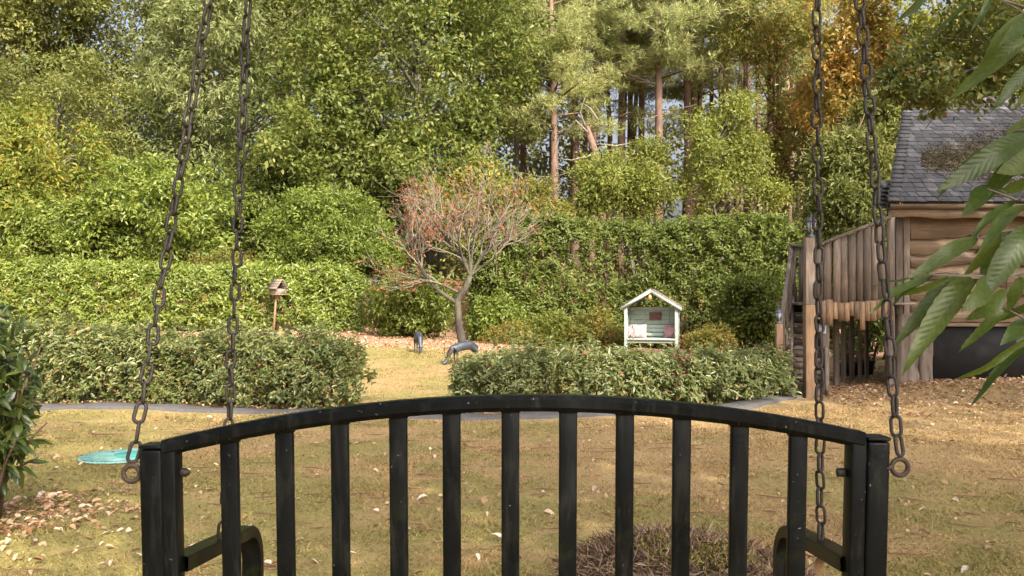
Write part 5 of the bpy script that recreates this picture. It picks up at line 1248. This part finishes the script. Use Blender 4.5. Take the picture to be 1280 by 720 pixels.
    for x in (-.575, .575):
        mb = MB(); mb.box((x, 1.77, .40), (.03, .50, .026)); mb.build('seat_rail', m, root, bevel=.003)
    # chain hooks
    return arms
arms = bench()

def link_mesh():
    pitch, wr, hw = .033, .0031, .0078; pts = []
    L = pitch / 2 + wr * .2 - 0.004
    for t in np.linspace(-math.pi / 2, math.pi / 2, 7): pts.append((hw * math.cos(t) * 1.0, 0, L - hw * .35 + hw * math.sin(t) * .9 + .004) if False else (hw * math.sin(t + 0) , 0, L - .004 + hw * math.cos(t)))
    for t in np.linspace(math.pi / 2, 3 * math.pi / 2, 7): pts.append((hw * math.sin(t), 0, -L + .004 + hw * math.cos(t)))
    mb = MB(); mb.tube(pts, wr, 6, close=True)
    return mesh_of(mb, 'chain_link', M['rust'], True), pitch
LINK, PITCH = link_mesh()

def chain(a, b, label, twist0=0.4, jit=.12, slack=0.0):
    a = Vector(a); b = Vector(b); root = thing('chain', a, label, 'chain', 'four chains of the swing bench')
    L = (b - a).length; n = int(round(L / PITCH)); d = (b - a).normalized(); q = Vector((0, 0, 1)).rotation_difference(d)
    ph = twist0
    for k in range(n):
        t = (k + .5) / n; p = a.lerp(b, t); p.z -= 0; p += Vector((rng.normal() * .0008, rng.normal() * .0008, 0))
        ph = twist0 + (math.pi / 2) * (k % 2) + .5 * math.sin(k * .13 + twist0 * 5) + rng.normal() * jit
        tilt = Quaternion((1, 0, 0), rng.normal() * .05) @ Quaternion((0, 1, 0), rng.normal() * .05)
        o = link('link', LINK, root); o.matrix_local = Matrix.Translation(p - a) @ (q @ tilt @ Quaternion((0, 0, 1), ph)).to_matrix().to_4x4()
ML = Vector(((326 - 640) / F * 1.74, 1.74, CAMZ + 792 / F * 1.74)); MR = Vector(((1020 - 640) / F * 1.74, 1.74, CAMZ + 1052 / F * 1.74))
el = P(167, 586, 1.48); el.y = 1.478; er = P(1122, 578, 1.48); er.y = 1.478
chain(el + Vector((.000, 0, .012)), ML, 'rusty chain on the far left, fixed to the left rear post', .9)
chain(er + Vector((.001, 0, .012)), MR, 'rusty chain on the far right, fixed to the right rear post', .3)
fl = P(285.5, 672, 1.70); fr = P(1019, 668, 1.70)
chain((-.556, 1.715, .785), ML, 'rusty chain second from the left, fixed to the left armrest', .2)
chain((.590, 1.70, .785), MR, 'rusty chain third from the left, fixed to the right armrest', .35)
def swing_frame():
    root = thing('swing_support', (0, 1.74, 0), 'black steel frame carrying the bench chains overhead', 'swing support')
    zt = 3.05
    mb = MB(); mb.tube([(-2.95, 1.74, zt), (2.95, 1.74, zt)], .04, 10); mb.build('beam', M['paint'], root, True)
    for x in (-2.9, 2.9):
        mb = MB(); mb.tube([(x, 1.74, zt), (x * 1.02, 1.74, -.1)], .03, 10); mb.build('leg', M['paint'], root, True)
    for c in (ML, MR):
        mb = MB(); mb.tube([c, Vector((c.x, 1.74, zt))], .006, 6); mb.build('hanger', M['rust'], root, True)
swing_frame()
# withered leaf caught where the right front chain meets the arm
dl = leaf_proto('caught_leaf', plain('withered_leaf', (.20, .115, .05), .8, var=.4, scale=60), wd=.55, curl=.3, fold=.4, seed=33, n=9)
o = bpy.data.objects.new('caught_leaf', dl); COL.objects.link(o); b = Vector((.585, 1.66, .77)); o.location = b; o.rotation_euler = (R(-80), R(15), R(20)); o.scale = (.05, .05, .05)
tag(o, 'withered brown leaf hanging under the right armrest', 'leaf')

# ------------------------------------------------------------------ sweet chestnut: its crown shades the near lawn, one branch hangs into the picture on the right
def near_chestnut():
    tx, ty = 5.4, -1.6; g = gz(tx, ty); root = thing('sweet_chestnut', (tx, ty, g), 'sweet chestnut whose long toothed leaves hang into the right edge', 'tree')
    ells = [(5.0, -2.6, 7.2, 4.6, 3.4, 3.0)]
    cl = crown_clumps(ells[0], 62, .24, 0.0)
    # crown that shades the lawn, with gaps
    mb = MB(); pts, rad = limbs(mb, (tx, ty, g - .1), (tx - .2, ty - .8, 8.5), .28, .06, cl, 2)
    V, Fs = spray_cloud(cl, 14, 15, .24, .10, .5); cm = MB(); cm.add(V, Fs); o = cm.build('crown', LM['oak'], root); o['kind'] = 'stuff'
    # the hanging branch
    br = [Vector(pts[3]), Vector((4.1, .4, 3.4)), Vector((2.6, 1.7, 3.0)), P(1345, 30, 2.3), P(1322, 200, 2.25), P(1318, 330, 2.2), P(1312, 440, 2.2)]
    mb.tube(br, [.07, .045, .025, .014, .011, .008, .004], 7)
    sh = [[P(1330, 20, 2.3), P(1285, 8, 2.25), P(1240, -6, 2.2), P(1160, -12, 2.15)], [P(1322, 160, 2.25), P(1290, 158, 2.2), P(1268, 165, 2.18)],
          [P(1320, 300, 2.2), P(1282, 285, 2.15), P(1248, 290, 2.1), P(1222, 298, 2.08)], [P(1318, 330, 2.2), P(1260, 345, 2.12), P(1205, 345, 2.06), P(1160, 343, 2.0)], [P(1314, 410, 2.2), P(1286, 402, 2.15), P(1262, 388, 2.12)],
          [P(1325, 80, 2.3), P(1290, 60, 2.25)], [P(1312, 440, 2.2), P(1286, 428, 2.15)], [P(1320, 250, 2.2), P(1272, 250, 2.15), P(1236, 236, 2.12)]]
    for s in sh: mb.tube(s, np.linspace(.005, .002, len(s)), 5)
    # leaves: base px, tip px, width in px
    LV = [((1222, -5), (1160, 46), 15), ((1160, -10), (1134, 20), 13), ((1240, -6), (1222, 32), 12), ((1288, 10), (1206, 84), 20), ((1290, 45), (1196, 108), 30), ((1290, 80), (1259, 122), 20), ((1292, 105), (1270, 138), 16),
          ((1295, 146), (1252, 180), 34), ((1280, 162), (1168, 221), 30), ((1290, 166), (1194, 219), 34), ((1290, 184), (1216, 252), 34), ((1294, 222), (1256, 247), 24), ((1236, 234), (1210, 262), 14), ((1272, 250), (1210, 288), 12), ((1284, 255), (1232, 284), 14),
          ((1224, 297), (1145, 331), 25), ((1252, 284), (1222, 352), 32), ((1284, 285), (1252, 350), 30), ((1163, 343), (1080, 356), 13), ((1168, 345), (1087, 375), 14), ((1166, 346), (1094, 384), 11), ((1188, 345), (1114, 381), 10), ((1204, 345), (1115, 408), 26), ((1214, 346), (1145, 426), 32),
          ((1220, 350), (1157, 402), 20), ((1242, 350), (1213, 381), 24), ((1258, 362), (1218, 403), 34), ((1276, 346), (1259, 388), 24), ((1266, 386), (1197, 424), 20), ((1286, 376), (1252, 412), 28), ((1288, 400), (1253, 426), 22), ((1284, 422), (1202, 482), 12), ((1290, 428), (1211, 490), 20),
          ((1250, 300), (1236, 338), 22), ((1262, 292), (1226, 312), 20), ((1290, 300), (1262, 332), 26), ((1290, 340), (1268, 372), 28), ((1292, 405), (1262, 452), 22), ((1296, 25), (1262, 40), 18), ((1300, 190), (1272, 205), 26)]
    ms = [leaf_proto('chestnut_leaf', M['chestnut'], wd=.30, teeth=1, curl=.10 + .06 * k, fold=.10 + .04 * (k % 3), seed=20 + k, n=22) for k in range(6)]
    for k, (b, t, w) in enumerate(LV):
        dp = 2.16 - .0006 * (1280 - b[0]) + rng.normal() * .04; B = P(*b, dp); T = P(*t, dp - .03 + rng.normal() * .05); Lp = math.hypot(b[0] - t[0], b[1] - t[1])
        wr = min(1.25, max(.45, .66 * w / Lp / .30)); tiltn = Vector((rng.normal() * .35 - .1, -1.0, .55 + rng.normal() * .35)) if w / Lp > .24 else Vector((.1, -.45, 1))
        if k % 5 == 1: tiltn = Vector((.2, -1.0, -.35))
        place_leaf(ms[k % 6], root, B, T, wr, tiltn)
        # petiole to the nearest shoot point
        best = min((q for s in sh for q in s), key=lambda q: (q - B).length)
        if (best - B).length > .004: mb.tube([best, best.lerp(B, .5) + Vector((0, 0, .006)), B], .0014, 4)
    mb.build('trunk', M['oakbark'], root, True)
near_chestnut()

# oak right of the picture: shades the building, its outer twigs hang in front of the roof
def near_oak():
    tx, ty = 11.5, 5.6; g = gz(tx, ty); root = thing('overhanging_oak', (tx, ty, g), 'oak whose twigs overhang the slate roof at the upper right', 'tree')
    cl = crown_clumps((11.2, 5.2, 7.6, 4.6, 4.0, 3.2), 64, .24, 0.0)
    mb = MB(); pts, rad = limbs(mb, (tx, ty, g - .1), (tx, ty - .5, 9), .34, .08, cl, 2)
    V, Fs = spray_cloud(cl, 14, 15, .24, .13, .5); cm = MB(); cm.add(V, Fs)
    # limb that reaches over the roof
    lb = [pts[4], Vector((9.3, 7.6, 5.2)), P(1330, 40, 9.8), P(1260, 72, 9.7), P(1200, 92, 9.6), P(1150, 108, 9.5)]; mb.tube(lb, [.12, .08, .05, .03, .018, .008], 6)
    tw = [[P(1260, 72, 9.7), P(1225, 50, 9.6), P(1160, 45, 9.5)], [P(1225, 84, 9.6), P(1195, 120, 9.5), P(1165, 132, 9.5)], [P(1290, 60, 9.75), P(1265, 105, 9.6), P(1235, 118, 9.5)], [P(1200, 92, 9.6), P(1160, 88, 9.5), P(1115, 100, 9.4)], [P(1330, 20, 9.8), P(1250, 10, 9.7), P(1190, 5, 9.6)], [P(1195, 122, 9.5), P(1172, 142, 9.5), P(1158, 160, 9.5)],
          [P(1330, 40, 9.8), P(1290, 88, 9.7), P(1262, 110, 9.6)]]
    for t in tw: mb.tube(t, [.018, .010, .004], 5)
    c2 = []
    for (x, y, r) in ((1280, 30, .34), (1240, 30, .30), (1200, 40, .30), (1165, 48, .24), (1280, 80, .30), (1255, 78, .28), (1228, 68, .28), (1205, 85, .28), (1178, 92, .26), (1150, 95, .24), (1125, 102, .20), (1238, 108, .22), (1215, 112, .20), (1190, 118, .16), (1262, 100, .2), (1160, 70, .22), (1130, 72, .18), (1220, 8, .3), (1260, -5, .3), (1110, 108, .12), (1172, 124, .1), (1145, 118, .12)):
        p = P(x, y, 9.6 + rng.normal() * .25); c2.append((p.x, p.y, p.z, r, r, r * .75))
    V, Fs = spray_cloud(c2, 13, 12, .075, .045, .13, 'hex'); cm.add(V, Fs)
    o = cm.build('crown', LM['overhang'], root); o['kind'] = 'stuff'; mb.build('trunk', M['oakbark'], root, True)
near_oak()
